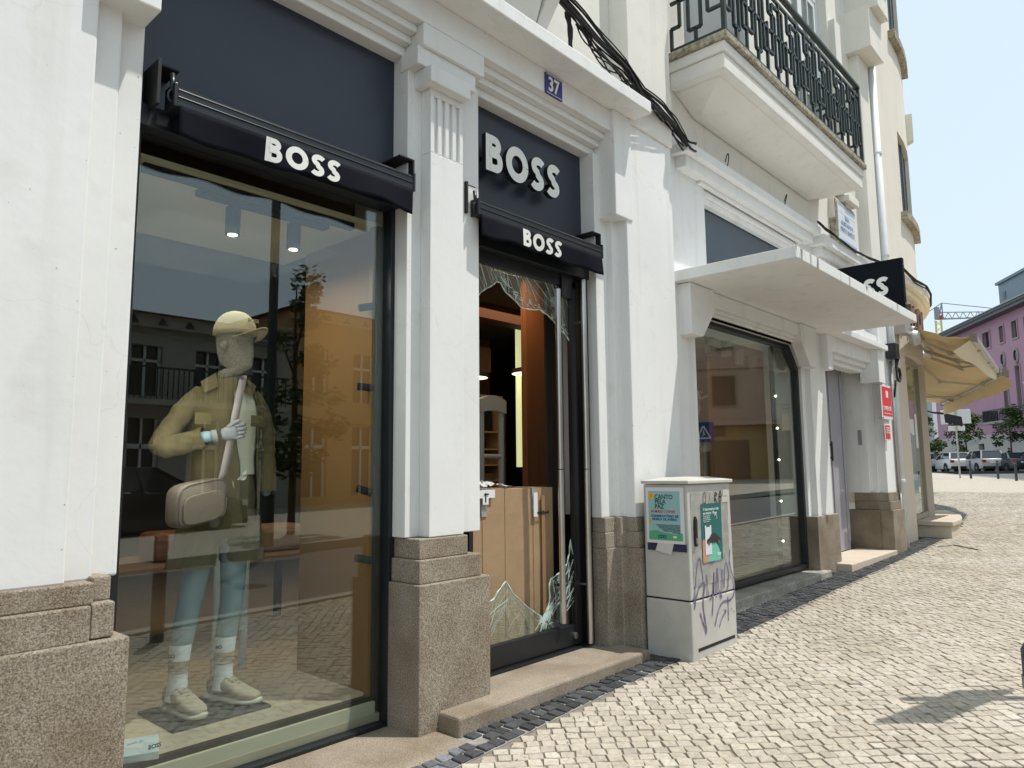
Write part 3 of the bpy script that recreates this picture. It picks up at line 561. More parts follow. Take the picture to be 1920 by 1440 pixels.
for nm,poly,cen in (('glass_shard',topP,(.7,3.0)),('glass_shard',botP,(1.285,.34))):
    mb=MB(); mb.prism(poly,XZ(0),.277,.284); 
    o=mb.build(nm,M['glassold'],dr)
    cr=MB(); n=len(poly)
    for i in range(1,n-1):                         # bright ground edge of the break, uneven thickness
        if i<2: continue
        a=Vector((poly[i][0],.2805,poly[i][1])); b=Vector((poly[(i+1)%n][0],.2805,poly[(i+1)%n][1])); 
        if i+1<n: cr.tube([a,(a+b)/2+Vector((random.uniform(-.006,.006),0,random.uniform(-.006,.006))),b],[.003,.0055,.003],5)
    def inside(p):
        c_=False; j=n-1
        for i in range(n):
            xi,zi=poly[i]; xj,zj=poly[j]
            if (zi>p[1])!=(zj>p[1]) and p[0]<(xj-xi)*(p[1]-zi)/(zj-zi)+xi: c_=not c_
            j=i
        return c_
    def walk(p,ang,L_,r):
        pts=[p]
        for k in range(int(L_/.02)):
            ang+=random.gauss(0,.08); q=(pts[-1][0]+.02*math.cos(ang),pts[-1][1]+.02*math.sin(ang))
            if not inside(q): break
            pts.append(q)
        if len(pts)>1: cr.tube([(x,.2755,z) for x,z in pts],r,4,cap=False)
        return pts
    if cen[1]<1:
        for k in range(30):
            a=random.uniform(0,2*PI); walk(cen,a,random.uniform(.04,.28),random.choice((.0007,.001,.0014)))
        for k in range(150):                         # crazed star round the point of impact
            a=random.uniform(0,2*PI); rr=abs(random.gauss(0,.035)); p=(cen[0]+rr*math.cos(a),cen[1]+rr*math.sin(a)); walk(p,random.uniform(0,2*PI),.05,.0016)
        for k in range(12): walk((random.uniform(.61,.80),random.uniform(.25,.5)),math.radians(random.uniform(48,66)),random.uniform(.15,.4),random.choice((.0008,.0012,.0018)))
        for k in range(38): walk((random.uniform(1.34,1.59),random.uniform(.33,.66)),math.radians(random.choice((60,75,100,35))+random.uniform(-14,14)),random.uniform(.06,.25),random.choice((.001,.0015,.0022)))
        for k in range(14): walk((random.uniform(.62,1.3),random.uniform(.25,.45)),math.radians(random.uniform(0,180)),random.uniform(.05,.3),.0006)
    else:
        for k in range(22): walk((random.uniform(.60,.95),2.54),math.radians(random.uniform(-72,-50)),random.uniform(.1,.45),random.choice((.0005,.0007,.001)))
        for k in range(20):
            x=random.uniform(.86,1.5); walk((x,2.54),math.radians(random.uniform(-62,-42)),random.uniform(.1,.42),random.choice((.0006,.0009,.0014)))
        for k in range(75):
            t=random.random(); x=.9+.68*t; z=(2.45-.12*min(1,t*3)) if t<.5 else 2.335-(t-.5)*.30; walk((x,z+.03),random.uniform(0,2*PI),random.uniform(.02,.07),random.choice((.001,.0018,.0026)))
    cr.build('crack_lines',M['crack'],o)
random.seed(11)
# ------------------------------------------------------------------ signs on the shop
s1=thing('channel_letters','large raised pale letters on the navy panel above the broken door','shop sign',(1.05,.26,3.1))
logo('letter',.235,(.655,.20,3.10),M['signwhite'],s1,.035,squash=.93,msplit=M['blackmatt'])
Bs('standoff',[(.70+i*.21,.72+i*.21,.20,.262,3.2,3.22) for i in range(4)],M['blackmatt'],s1,0)
def awning(x0,x1,label,lx,shade):
    t=thing('folded_awning',label,'awning',((x0+x1)/2,.18,2.8),'rolled up black shop awnings')
    b=MB(); b.prism([(0,0),(.0,.075),(.018,.09),(.075,.09),(.09,.06),(.09,.0)],((x0+.02,.075,2.755),(0,1,0),(0,0,1),(1,0,0)),0,x1-x0-.04)
    b.box(x0+.02,x1-.02,.070,.076,2.79,2.796); b.box(x0+.02,x1-.02,.071,.076,2.822,2.826)
    b.build('front_bar',M['black'],t,bevel=.003)
    Bs('end_cap',[(x0+.005,x0+.019,.07,.168,2.75,2.85),(x1-.019,x1-.005,.07,.168,2.75,2.85)],M['black'],t,.003)
    b=MB(); b.tube([(x0+.05,.20,2.74),(x1-.05,.20,2.74)],.045,16); b.build('roller',M['fabric'],t,smooth=True)
    b=MB(); b.box(x0-.045,x0-.03,.12,.262,2.76,2.95); b.box(x0-.03,x0+.05,.14,.262,2.935,2.945); b.build('bracket',M['blackmatt'],t,bevel=.002)
    b=MB(); b.box(x1+.0,x1+.012,.1,.262,2.76,2.94); b.box(x1-.09,x1,.1,.262,2.93,2.94); b.build('bracket',M['blackmatt'],t,bevel=.002)
    b=MB(); b.tube([(x0+.01,.11,2.90),(x0+.01,.10,2.82)],.011,8); b.tube([(x0+.01+.018*math.cos(a*PI/8),.10,2.80+.026*math.sin(a*PI/8)) for a in range(17)],.006,6); b.build('winding_eye',M['black'],t,smooth=True)
    wv=lambda x,z:(.012*math.sin(x*5.1+shade)+.006*math.sin(x*13+1))*max(0,min(1,(2.76-z)/.13))
    n=60; R=[]
    for j in range(7):
        z=2.76-.125*j/6; R.append([(x0+.03+(x1-x0-.05)*i/n,.075+wv(x0+.03+(x1-x0-.05)*i/n,z),z-(.008*math.sin(i*.35)+.006*math.sin(i*.13+shade))*(j/6)) for i in range(n+1)])
    b=MB(); b.rings(R,closed=False); o=b.build('valance',M['fabric'],t,smooth=True); m=o.modifiers.new('thick','SOLIDIFY'); m.thickness=.002; m.offset=1
    for L_ in logo('letter',.108,(lx,.0725,2.652),M['signwhite'],o,.0015,squash=1.085,wave=wv): pass
    return t
awning(-1.25,.025,'wide rolled up black canvas awning with white letters over the display window',-.84,0.)
awning(.49,1.75,'rolled up black canvas awning with white letters over the broken glass door',.885,1.3)
sb=thing('projecting_sign','black box sign with pale letters sticking out from the wall beyond the white canopy','shop sign',(6.6,-.25,3.3))
B('box',[(6.58,6.66,-.69,.13,3.04,3.64)],mat('matt_navy_black',(.004,.006,.010),.7,spec=.15),sb,.004); logo('letter',.225,(6.578,.11,3.225),M['signwhite'],sb,.004,face='left',squash=.93,gap=.05)
Bs('bolt',[(6.60,6.612,-.695,-.69,z,z+.012) for z in (3.1,3.56)],M['steel'],sb,0)
rs=thing('company_sign','tall red acrylic company sign with pale square on the white pillar beside the downpipe','sign',(8.03,-.03,2.1))
B('acrylic_plate',[(7.79,8.27,-.045,-.038,1.88,2.34)],M['acryl'],rs,.002); B('red_panel',[(7.84,8.25,-.048,-.0455,1.925,2.31)],M['red'],rs,0)
B('logo_square',[(8.0,8.10,-.050,-.0485,2.17,2.26)],M['signwhite'],rs,0); text('lettering','SYNERGIE',.078,(7.855,-.05,2.0),M['signwhite'],rs,bold=.001,sx=1.0); B('text_line',[(7.86,8.2,-.05,-.0485,1.955,1.962)],M['signwhite'],rs,0)
Bs('screw',[(x,x+.015,-.06,-.0,z,z+.015) for x in (7.8,8.24) for z in (1.885,2.32)],M['steel'],rs,0)
r2=thing('opening_hours_sign','small red acrylic sign with three rows of writing below the tall red one','sign',(7.98,-.03,1.7))
B('acrylic_plate',[(7.86,8.10,-.045,-.038,1.60,1.82)],M['acryl'],r2,.002); B('red_panel',[(7.885,8.09,-.048,-.0455,1.62,1.80)],M['red'],r2,0)
text('lettering','HORARIO\n09:00 | 12:30\n14:00 | 18:30',.03,(7.99,-.05,1.755),M['signwhite'],r2,align='CENTER',bold=.0003)
# ------------------------------------------------------------------ pipes and cables
dp=thing('downpipe','white rainwater downpipe running down the joint between the two buildings','pipe',(8.5,-.1,0))
b=MB(); b.tube([(8.52,-.02,.19),(8.52,-.02,7.1)],.055,16); b.build('pipe',M['white2'],dp,smooth=True)
for z in (1.05,2.6,4.2,5.7): b=MB(); b.lathe((8.52,-.02,z),[(.055,0),(.066,.002),(.066,.03),(.055,.032)],16); b.build('collar',M['white2'],dp)
cd=thing('conduit','thin grey metal conduits clipped beside the white downpipe','conduit',(8.44,0,0))
b=MB(); b.tube([(8.40,-.03,.95),(8.40,-.03,2.7)],.014,8); b.tube([(8.435,-.035,.9),(8.435,-.035,2.7)],.010,8); b.tube([(8.44,-.03,.25),(8.44,-.03,.95)],.016,8); b.build('pipe',M['alu'],cd,smooth=True)
jb=thing('junction_box','black cable junction box with a coil of cable beside the downpipe','junction box',(8.42,-.04,2.8))
B('box',[(8.28,8.46,-.14,-.01,2.72,2.93)],M['black'],jb,.008)
b=MB(); 
for k in range(4): b.tube([(8.40+.01*k,-.10-.008*k,2.72),(8.38+.012*k,-.10,2.6),(8.39,-.10,2.50)],.012,6)
for k in range(4): b.tube([(8.40+(.075+.006*k)*math.cos(a*PI/12),-.11-.006*k,2.50+(.085+.004*k)*math.sin(a*PI/12)) for a in range(25)],.008,6)
b.tube([(8.40,-.08,2.43),(8.40,-.05,2.2)],.013,6)
b.build('cable_coil',M['rubber'],jb,smooth=True)
def cable_bundle(name,label,pts,n,r,spread,seed):
    random.seed(seed); b=MB(); pts=[Vector(p) for p in pts]
    for k in range(n):
        off=Vector((0,random.uniform(-.7,.7)*spread,random.uniform(-1,1)*spread)); P=[]
        for i in range(len(pts)-1):
            for j in range(5):
                t=j/5; p=pts[i].lerp(pts[i+1],t); tt=(i+t)/(len(pts)-1)
                p=p+off*(.45+.8*math.sin(tt*PI*2.3+k)**2)+Vector((0,0,.006*math.sin(tt*17+k*1.7))); P.append(p)
        P.append(pts[-1]+off*.3); b.tube(P,r*random.uniform(.6,1.2),5)
    o=b.build(name,M['rubber'],smooth=True); return tag(o,label,'cables')
cable_bundle('cable_bundle','thick bundle of black cables draped from the left balcony across to the second window cornice',[(.55,-.10,4.60),(.95,-.1,4.36),(1.26,-.12,4.27),(1.5,-.13,4.19),(1.78,-.14,4.13),(2.03,-.10,4.05),(2.35,-.07,4.06),(2.62,-.05,4.02),(2.86,-.02,3.96),(3.02,.0,3.985)],20,.0075,.055,4)
cable_bundle('cable_drop','short black cables hanging down behind the white cornice end','',4,.008,.02,4) if 0 else None
o=cable_bundle('cable_strands','loose black cable strands sagging below the thick bundle above the door cornice',[(1.28,-.1,4.28),(1.40,-.13,4.12),(1.62,-.15,4.05),(1.85,-.15,4.02),(2.08,-.11,4.02)],5,.006,.045,9)
o=cable_bundle('hanging_cables','black cables dropping straight behind the cornice from the balcony corner',[(1.2,-.06,4.30),(1.22,-.07,4.18),(1.23,-.06,3.99)],8,.009,.02,14)
o=cable_bundle('wall_cables','black cables lying on the side door cornice behind the box sign',[(5.8,-.05,4.02),(6.05,-.06,3.98),(6.5,-.07,3.96),(7.1,-.06,3.95),(7.6,-.08,3.97),(8.5,-.15,4.02)],7,.008,.02,19)
for nm,lb,x in (('wire_loop','thin wire loop standing up from the left part of the window cornice',3.55),('wire_loop','short black wire loop at the right end of the window cornice',4.9)):
    b=MB(); b.tube([(x+.10+.10*math.cos(-PI*.6+t*PI/8*1.0),.0+.05*math.sin(t*.4),4.055+.07*math.sin(-PI*.6+t*PI/8)+.05*math.cos(t*PI/8)*.5) for t in range(16)],.005,5); tag(b.build(nm,M['rubber']),lb,'wire')
# ------------------------------------------------------------------ shop interior
B('interior_wall',[(-6,6.6,6.5,6.6,0,3.6),(-6.1,-6,.6,6.6,0,3.6),(6.6,6.7,.62,6.6,0,3.6),(-6,6.6,.62,.64,2.9,3.6),(-6,-1.34,.62,.64,0,2.9),(.02,.57,.62,.64,0,2.9),(1.76,3.1,.62,.64,0,2.9)],M['dark'],shop,0)
B('interior_floor',[(-6,6.6,.3,6.6,.0,.06)],M['floorwood'],shop,0)
B('interior_ceiling',[(-6,6.6,.62,6.6,3.0,3.1)],M['dark'],shop,0)
B('window_display_floor',[(-1.40,.0,.36,1.30,.06,.14)],M['floorwood'],shop,.002)
B('display_floor_edge',[(-1.40,.0,.325,.36,.02,.142)],M['blackmatt'],shop,.0)
B('display_skirting',[(-1.40,-.03,.305,.325,.022,.118)],mat('pale_skirting',(.60,.56,.44),.5,var=.1,vs=4),shop,0)
B('display_side_panel',[(-.022,.0,.36,1.05,.14,2.62),(-.06,-.022,.33,.36,.14,2.62)],M['ochre'],shop,0)
B('window_display_ceiling',[(-1.40,.0,.325,1.35,2.60,2.62)],M['ceil'],shop,0)
B('brown_partition',[(2.20,3.1,1.2,1.26,.06,3.0)],M['brownwood'],shop,0)
B('back_panel',[(5.05,6.6,.95,1.0,.1,3.0)],M['brownwood'],shop,0); B('window_display_floor',[(3.16,6.6,.42,1.6,.06,.15)],M['floorwood'],shop,0); B('window_display_ceiling',[(3.16,6.6,.34,1.6,2.62,2.66)],cmat((.30,.29,.27),.8),shop,0)
B('ceiling_beam',[(2.2,3.95,3.3,3.7,2.45,2.75),(1.8,3.9,2.4,2.6,2.85,3.0)],M['darkbrown'],shop,0)
B('interior_wall',[(3.0,4.55,3.9,4.0,.06,3.0),(4.9,6.6,3.4,3.5,.06,3.0)],M['darkbrown'],shop,0)
t=thing('track_light','black ceiling track with two cylinder spotlights above the mannequin','light',(-.6,.5,2.6))
B('track',[(-1.24,-.16,.36,.40,2.565,2.60),(-.95,-.25,.46,.52,2.57,2.60)],M['blackmatt'],t,0)
for x,y in ((-.745,.55),(-.41,.55)):
    b=MB(); b.lathe((x,y,2.44),[(.0,.0),(.036,.0),(.036,.135),(0,.135)],20); o=b.build('spotlight',M['blackmatt'],t,smooth=False); b=MB(); b.lathe((x,y,2.437),[(0,0),(.022,0),(.022,.002),(0,.002)],16); b.build('bulb',M['bulb'],o)
t=thing('spotlight_bar','vertical black bar with four small side spotlights at the right edge of the display window','light',(-.03,.36,1.2))
B('bar',[(-.045,-.01,.305,.325,.13,2.6)],M['blackmatt'],t,0)
for z,a in ((2.16,-.2),(1.715,.05),(1.16,.3),(.815,.2)):
    b=MB(); d=Vector((-.8,.35,a)).normalized(); p=Vector((-.045,.33,z)); b.tube([p,p+d*.085],.02,14); b.tube([p-d*.03,p],.006,6); b.build('spotlight',M['blackmatt'],t)
t=thing('spotlight_bar','vertical black bar with five glowing spots at the right edge of the second window','light',(5.5,.36,1.2))
B('bar',[(5.42,5.46,.40,.44,.15,2.6)],M['blackmatt'],t,0)
for z in (2.05,1.70,1.36,.92,.50):
    b=MB(); b.tube([(5.43,.40,z),(5.36,.36,z-.01)],.018,10); o=b.build('spotlight',M['blackmatt'],t); b=MB(); b.lathe((5.352,.352,z-.011),[(0,-.010),(.010,-.006),(.010,.006),(0,.010)],10,axis='y'); b.build('bulb',M['bulb'],o)
for i,(x,z) in enumerate(((4.40,2.44),(4.76,2.455),(5.07,2.40),(5.41,2.37))):
    o=thing('ceiling_spotlight','grey cylinder spotlight, %s of four on the ceiling of the second window'%('leftmost','second','third','rightmost')[i],'light',(x,.62,z),'cylinder spotlights in the second window')
    b=MB(); b.lathe((x,.62,z-.02),[(0,0),(.05,0),(.05,.17),(0,.17)],18); b.build('cylinder',cmat((.16,.16,.155)),o)
t=thing('security_gate','grey plastic anti-theft gate standing inside behind the cardboard boxes','security gate',(1.85,1.25,.06))
def gate(t,x0,x1,y,zt,m):
    b=MB(); b.tube([(x0,y,.06),(x0,y,zt-.1)],.024,12); b.tube([(x1,y,.06),(x1,y,zt-.1)],.024,12); b.tube([(x0,y,zt-.48),(x1,y,zt-.48)],.018,10)
    n=10; xm=(x0+x1)/2; R=[]
    for k in range(n+1):
        x=x0-.035+(x1-x0+.07)*k/n; h=.03*math.cos((x-xm)/(x1-x0)*PI*.9); R.append([(x,y-.03,zt-.13+h*.6),(x,y+.03,zt-.13+h*.6),(x,y+.03,zt-.02+h),(x,y-.03,zt-.02+h)])
    b.rings(R); return b.build('frame',m,t)
gate(t,1.70,1.93,1.25,1.86,M['plastic'])
b=MB(); b.tube([(2.0,1.28,.06),(2.0,1.28,1.74)],.012,8); b.build('rod',M['steel'],t)
t=thing('security_gate','pale translucent anti-theft gate behind the ochre panel of the display window','security gate',(-.15,1.2,.06)); gate(t,-.33,-.16,1.42,1.75,mat('pale_acrylic',(.50,.58,.58),.2))
for x,y,z,r,lb in ((3.50,3.2,2.34,.20,'wide black pendant lamp glowing warm, left one seen through the broken door'),(4.02,2.72,2.39,.22,'wide black pendant lamp glowing warm in front of the light strip')):
    t=thing('pendant_lamp',lb,'lamp',(x,y,z),'pendant lamps in the shop')
    b=MB(); b.lathe((x,y,z),[(r+.012,.0),(r,.05),(.05,.09),(.0,.09)],28); b.tube([(x,y,z+.09),(x,y,3.0)],.006,6); o=b.build('shade',M['blackmatt'],t)
    b=MB(); b.lathe((x,y,z-.004),[(0,0),(r,0),(r,.003),(0,.003)],28); b.build('diffuser',M['lampwarm'],o)
t=thing('light_strip','tall yellow-green glowing light strip on the dark inside wall','light',(4.08,2.94,1.3)); B('strip',[(4.01,4.16,2.93,2.95,1.30,2.99)],M['strip'],t,0)
t=thing('display_shelf','wall shelf grid with bags and folded clothes at the back of the shop','shelf',(3.6,3.8,1))
b=MB()
sh=mat('shelf_wood',(.50,.34,.20),.5,emit=(.5,.3,.15),es=0)
for z in (.9,1.12,1.32,1.52,1.74,2.2): b.box(3.02,4.5,3.62,3.9,z,z+.018)
for x in (3.02,3.38,3.74,4.1,4.48): b.box(x,x+.018,3.62,3.9,.9,2.2)
b.build('grid',sh,t)
for x in (3.08,3.45,3.82,4.18): b=MB(); b.box(x,x+.22,3.70,3.84,1.76,2.05); b.build('bag',M['blackmatt'],t,bevel=.02)
b=MB()
for i in range(4):
    for z in (.92,1.14,1.34):
        for k in range(3): b.box(3.08+.36*i,3.30+.36*i,3.68,3.86,z+k*.03,z+k*.03+.025)
b.build('folded_clothes',cmat((.25,.16,.10),.9,var=.5,vs=9),t,bevel=.006)
t=thing('counter','dark sales counter with a thin red-brown edge behind the entrance','counter',(3.6,2.9,.06)); B('body',[(2.9,5.6,2.8,3.2,.06,.98)],M['dark'],t,.01); B('edge',[(2.9,5.6,2.78,2.80,.95,.975)],cmat((.30,.07,.03)),t,0)
t=thing('display_table','black steel-framed table with leather shoes and boxes behind the mannequin','table',(-.4,2.4,.06))
B('tabletop',[(-1.6,1.0,2.2,3.0,.62,.66)],cmat((.26,.17,.10),.5),t,.004)
for x,y in ((-1.55,2.22),(.92,2.22),(-1.55,2.92),(.92,2.92)): B('leg',[(x,x+.05,y,y+.05,.06,.62)],M['blackmatt'],t,0)
for i,(x,lb) in enumerate(((-1.2,'dark blue folded garment at the left end of the display table'),(-.3,'brown leather holdall on the middle of the display table'),(.5,'tan shoe box on the right part of the display table'))):
    b=MB(); b.box(x,x+.4,2.4,2.75,.66,.86); tag(b.build(('folded_garment','leather_bag','shoe_box')[i],cmat(((.02,.03,.06),(.22,.10,.05),(.36,.24,.14))[i],.6),bevel=.05),lb,('clothes','bag','box')[i])
t=thing('clothes_rail','brown and tan garments hanging on a rail behind the mannequin','clothes rail',(-1.0,3.4,.06))
b=MB(); b.tube([(-2.2,3.6,1.75),(-.2,3.6,1.75)],.012,8); b.tube([(-2.2,3.6,.06),(-2.2,3.6,1.75)],.012,8); b.tube([(-.2,3.6,.06),(-.2,3.6,1.75)],.012,8); b.build('rail',M['black'],t)
for k in range(9):
    b=MB(); x=-2.05+k*.21; b.prism([(-.22,0),(.22,0),(.24,.62),(.05,.78),(-.05,.78),(-.24,.62)],((x,3.6,.95),(0,1,0),(0,0,1),(1,0,0)),0,.07); b.build('garment',cmat(random.choice(((.30,.14,.06),(.22,.12,.07),(.06,.05,.05),(.34,.22,.13))),.9),t,bevel=.02)
# area lamps light the shop inside; the low tilted one is added mannequin fill
def area(loc,size,e,col,rot=(0,0,0)):
    l=bpy.data.lights.new('shop_and_fill_light','AREA'); l.energy=e; l.size=size; l.color=col; o=bpy.data.objects.new('shop_and_fill_light',l); COL.objects.link(o); o.location=loc; o.rotation_euler=rot
area((-.72,.75,2.40),.9,9,(1,.95,.86)); area((-1.0,.45,1.5),.55,2.4,(1,.97,.92),(math.radians(70),0,math.radians(-20))); area((3.2,2.2,2.95),1.2,11,(1,.66,.38)); area((-.3,2.6,2.95),1.2,13,(1,.68,.42)); area((4.6,.9,2.50),.8,.8,(1,.8,.6)); area((3.4,3.5,2.9),.4,4,(1,.7,.4)); area((1.95,1.0,2.9),.4,7,(1,.7,.45))
# ------------------------------------------------------------------ cardboard boxes in the doorway
def carton(x0,x1,y0,y1,z1,label,tapex):
    t=thing('cardboard_box',label,'box',((x0+x1)/2,(y0+y1)/2,.06),'tall cartons blocking the door')
    b=MB(); nx=9; nz=14
    P=[]
    for j in range(nz+1):
        z=.06+(z1-.06)*j/nz; ring=[]
        for (xa,ya),(xb,yb) in (((x0,y0),(x1,y0)),((x1,y0),(x1,y1)),((x1,y1),(x0,y1)),((x0,y1),(x0,y0))):
            for i in range(nx):
                q=i/nx; x=xa+(xb-xa)*q; y=ya+(yb-ya)*q; e=0 if i==0 else 1
                ring.append((x+random.uniform(-.002,.002)*e,y+(random.uniform(-.0015,.0015)-.006*math.sin(q*PI)*math.sin(j/nz*PI))*e,z+ (random.uniform(-.003,.003) if j==nz else 0)))
        P.append(ring)
    b.rings(P); o=b.build('carton',M['cardboard'],t)
    b=MB(); w=(x1-x0)
    b.box(tapex,tapex+.05,y0-.010,y0-.007,z1-.17,z1+.0); b.box(tapex-.0,tapex+.05,y0-.01,y1-.1,z1+.002,z1+.006); b.build('tape',M['tape'],t)
    Bs('flap_seam',[(x0+w*.55,x0+w*.553,y0-.009,y0-.0065,.3,z1-.05)],cmat((.26,.15,.07),.9),t,0)
    return t
ca=carton(.60,1.07,.42,.8,1.155,'left tall cardboard box behind the broken door, white label on its top edge',.85)
B('label',[(.78,.96,.398,.402,1.10,1.15),(.85,.90,.397,.401,1.06,1.10)],M['paper'],ca,0); B('label_mark',[(.87,.878,.394,.396,1.075,1.13),(.86,.90,.394,.396,1.12,1.128)],M['black'],ca,0)
cb=carton(1.075,1.56,.42,.8,1.15,'right tall cardboard box behind the broken door, printed tape down its front',1.33)
B('printed_tape',[(1.335,1.375,.398,.402,.96,1.12)],M['paper'],cb,0); text('tape_print','webfund',.035,(1.368,.396,.975),M['black'],cb,rotm=Matrix.Rotation(PI/2,4,'X')@Matrix.Rotation(PI/2,4,'Z'),bold=.0006)
B('edge_strip',[(1.42,1.455,.400,.408,.1,1.10)],cmat((.33,.19,.09),.9),cb,0)
b=MB(); random.seed(5)
R=[]; n=26
for j in range(12):
    R.append([(.72+.5*i/n+random.uniform(-.01,.01),.46+.3*j/11,1.165+abs(math.sin(i*.9+j))*.028*math.sin(PI*i/n)*math.sin(PI*j/11)+random.uniform(0,.022)*math.sin(PI*i/n)) for i in range(n+1)])
b.rings(R,closed=False); tag(b.build('plastic_film',mat('crumpled_film',(.62,.63,.64),.12,spec=1.),smooth=False),'crumpled clear plastic film lying on top of the cardboard boxes','plastic film')
# ------------------------------------------------------------------ street cabinet
cab=thing('utility_cabinet','grey street utility cabinet covered with posters and purple graffiti on the pavement','cabinet',(2.3,-.2,.03))
CX0,CX1,CY0,CY1=1.96,2.60,-.40,-.06
b=MB()
def taper(z): k=(z-.03)/1.15; return .012*k
Rg=[]
for z in (.02,.405): Rg.append([(CX0,CY0,z),(CX1,CY0,z),(CX1,CY1,z),(CX0,CY1,z)])
b.rings(Rg); b.build('base',M['cabinet'],cab,bevel=.008)
b=MB(); b.box(CX0+.012,CX1-.012,CY0+.012,CY1-.01,.405,.415,0); b.build('joint',M['blackmatt'],cab)
b=MB(); b.rings([[(CX0+.003,CY0+.003,.415),(CX1-.003,CY0+.003,.415),(CX1-.003,CY1,.415),(CX0+.003,CY1,.415)],[(CX0+.004,CY0+.006,1.165),(CX1-.012,CY0+.006,1.165),(CX1-.012,CY1,1.165),(CX0+.004,CY1,1.165)]]); b.build('body',M['cabinet'],cab,bevel=.008)
b=MB()
for k in range(34):
    x=CX0+.045+k*.0158
    b.box(x,x+.0075,CY0-.0015,CY0+.01,.50,1.11)
b.build('ribbed_panel',mat('cabinet_rib',(.58,.57,.53),.6,col2=(.40,.39,.36),vs=14,detail=8),cab)
b=MB(); b.rings([[(CX0-.012,CY0-.014,1.168),(CX1+.002,CY0-.014,1.168),(CX1+.002,CY1+.01,1.168),(CX0-.012,CY1+.01,1.168)],[(CX0-.012,CY0-.014,1.190),(CX1+.002,CY0-.014,1.190),(CX1+.002,CY1+.01,1.190),(CX0-.012,CY1+.01,1.190)],[(CX0+.1,CY0+.14,1.212),(CX1-.1,CY0+.14,1.212),(CX1-.1,CY1-.12,1.212),(CX0+.1,CY1-.12,1.212)]])
b.build('lid',M['cabtop'],cab,bevel=.004)
B('vent_slot',[(2.03,2.56,CY0-.002,CY0+.02,.085,.105)],M['blackmatt'],cab,0)
b=MB(); b.prism([(0,-.09),(.012,-.1),(.026,-.09),(.026,.075),(.013,.10),(0,.075)],((2.02,CY0-.02,.855),(1,0,0),(0,0,1),(0,1,0)),0,.02); b.build('handle',M['black'],cab,bevel=.004); B('handle_lock',[(2.021,2.045,CY0-.024,CY0-.02,.775,.815)],M['steel'],cab,.002)
b=MB(); b.tube([(CX0-.0005,-.24+.034*math.cos(a*PI/16),.30+.034*math.sin(a*PI/16)) for a in range(33)],.0016,5); b.build('knockout_ring',M['cabtop'],cab)
# purple tag sprayed across the doors: drips and loops as thin paint strokes
purple=mat('purple_paint',(.20,.16,.31),.6,var=.35,vs=18)
def stroke(b,pts,w,y):
    P=[Vector((x,0,z)) for x,z in pts]; Q=[]
    for i in range(len(P)-1):
        p0,p1,p2,p3=P[max(i-1,0)],P[i],P[i+1],P[min(i+2,len(P)-1)]
        for k in range(6):
            t=k/6; Q.append(.5*((2*p1)+(p2-p0)*t+(2*p0-5*p1+4*p2-p3)*t*t+(3*p1-p0-3*p2+p3)*t**3))
    Q.append(P[-1]); L_,R_=[],[]
    for i,p in enumerate(Q):
        t=(Q[min(i+1,len(Q)-1)]-Q[max(i-1,0)]).normalized(); n=Vector((-t.z,0,t.x)); ww=w*(.7+.5*math.sin(i*.7)**2); L_.append((p.x+n.x*ww/2,y,p.z+n.z*ww/2)); R_.append((p.x-n.x*ww/2,y,p.z-n.z*ww/2))
    m_=len(Q); b.add(L_+R_,[(i,i+1,m_+i+1,m_+i) for i in range(m_-1)])
gb=MB(); y=CY0-.004
def GP(px,py): # unit square of the tag -> cabinet door
    return (CX0+.02+px*.60,.16+py*.56)
for w,pts in ((.012,[(.02,.42),(.06,.62),(.12,.86),(.18,.92),(.21,.80),(.24,.66)]),(.014,[(.02,.36),(.08,.5),(.16,.60),(.27,.62),(.22,.40),(.25,.20),(.28,.06)]),(.012,[(.14,.30),(.20,.18),(.27,.04)]),(.012,[(.32,.72),(.34,.52),(.40,.42),(.48,.52),(.50,.72),(.46,.42),(.42,.22)]),
  (.012,[(.54,.42),(.55,.60),(.58,.76),(.60,.52),(.66,.40),(.70,.74)]),(.012,[(.74,.50),(.76,.72),(.82,.80),(.86,.66),(.84,.52),(.78,.46)]),(.012,[(.92,.96),(.90,.80),(.95,.66),(1.0,.56),(.98,.40),(.86,.34),(.68,.34),(.56,.24),(.48,.10)]),
  (.010,[(.58,.06),(.66,.16),(.76,.22),(.72,.24)]),(.010,[(.82,.40),(.82,.22),(.81,.10)]),(.012,[(.40,.88),(.44,.96),(.54,1.0),(.60,.94),(.54,.86),(.44,.84),(.40,.88)]),(.012,[(.90,.22),(.91,.235)]),(.012,[(.96,.18),(.97,.195)])):
    stroke(gb,[GP(*p) for p in pts],w,y)
gb.build('graffiti_tag',purple,cab)
gb=MB(); ink=mat('black_ink',(.03,.03,.03),.6)
for x0,s in ((2.17,0),(2.25,1),(2.33,2),(2.40,3)):
    z=1.07
    if s==0: stroke(gb,[(x0,z+.03),(x0,z-.03),(x0+.03,z-.03),(x0+.03,z+.03),(x0,z+.03)],.005,y)
    if s==1: stroke(gb,[(x0,z-.03),(x0+.02,z+.03)],.004,y)
    if s==2: stroke(gb,[(x0,z-.035),(x0+.015,z+.03),(x0+.04,z+.02),(x0+.01,z),(x0+.04,z-.04)],.010,y)
    if s==3: stroke(gb,[(x0,z+.0),(x0+.02,z+.04),(x0+.035,z+.0),(x0,z-.0),(x0+.01,z-.035),(x0+.035,z-.01)],.012,y)
gb.build('ink_scrawl',ink,cab)
B('torn_paper',[(2.44,2.53,CY0-.004,CY0-.002,1.03,1.07),(2.46,2.54,CY0-.0035,CY0-.002,1.075,1.12)],M['cabtop'],cab,0)
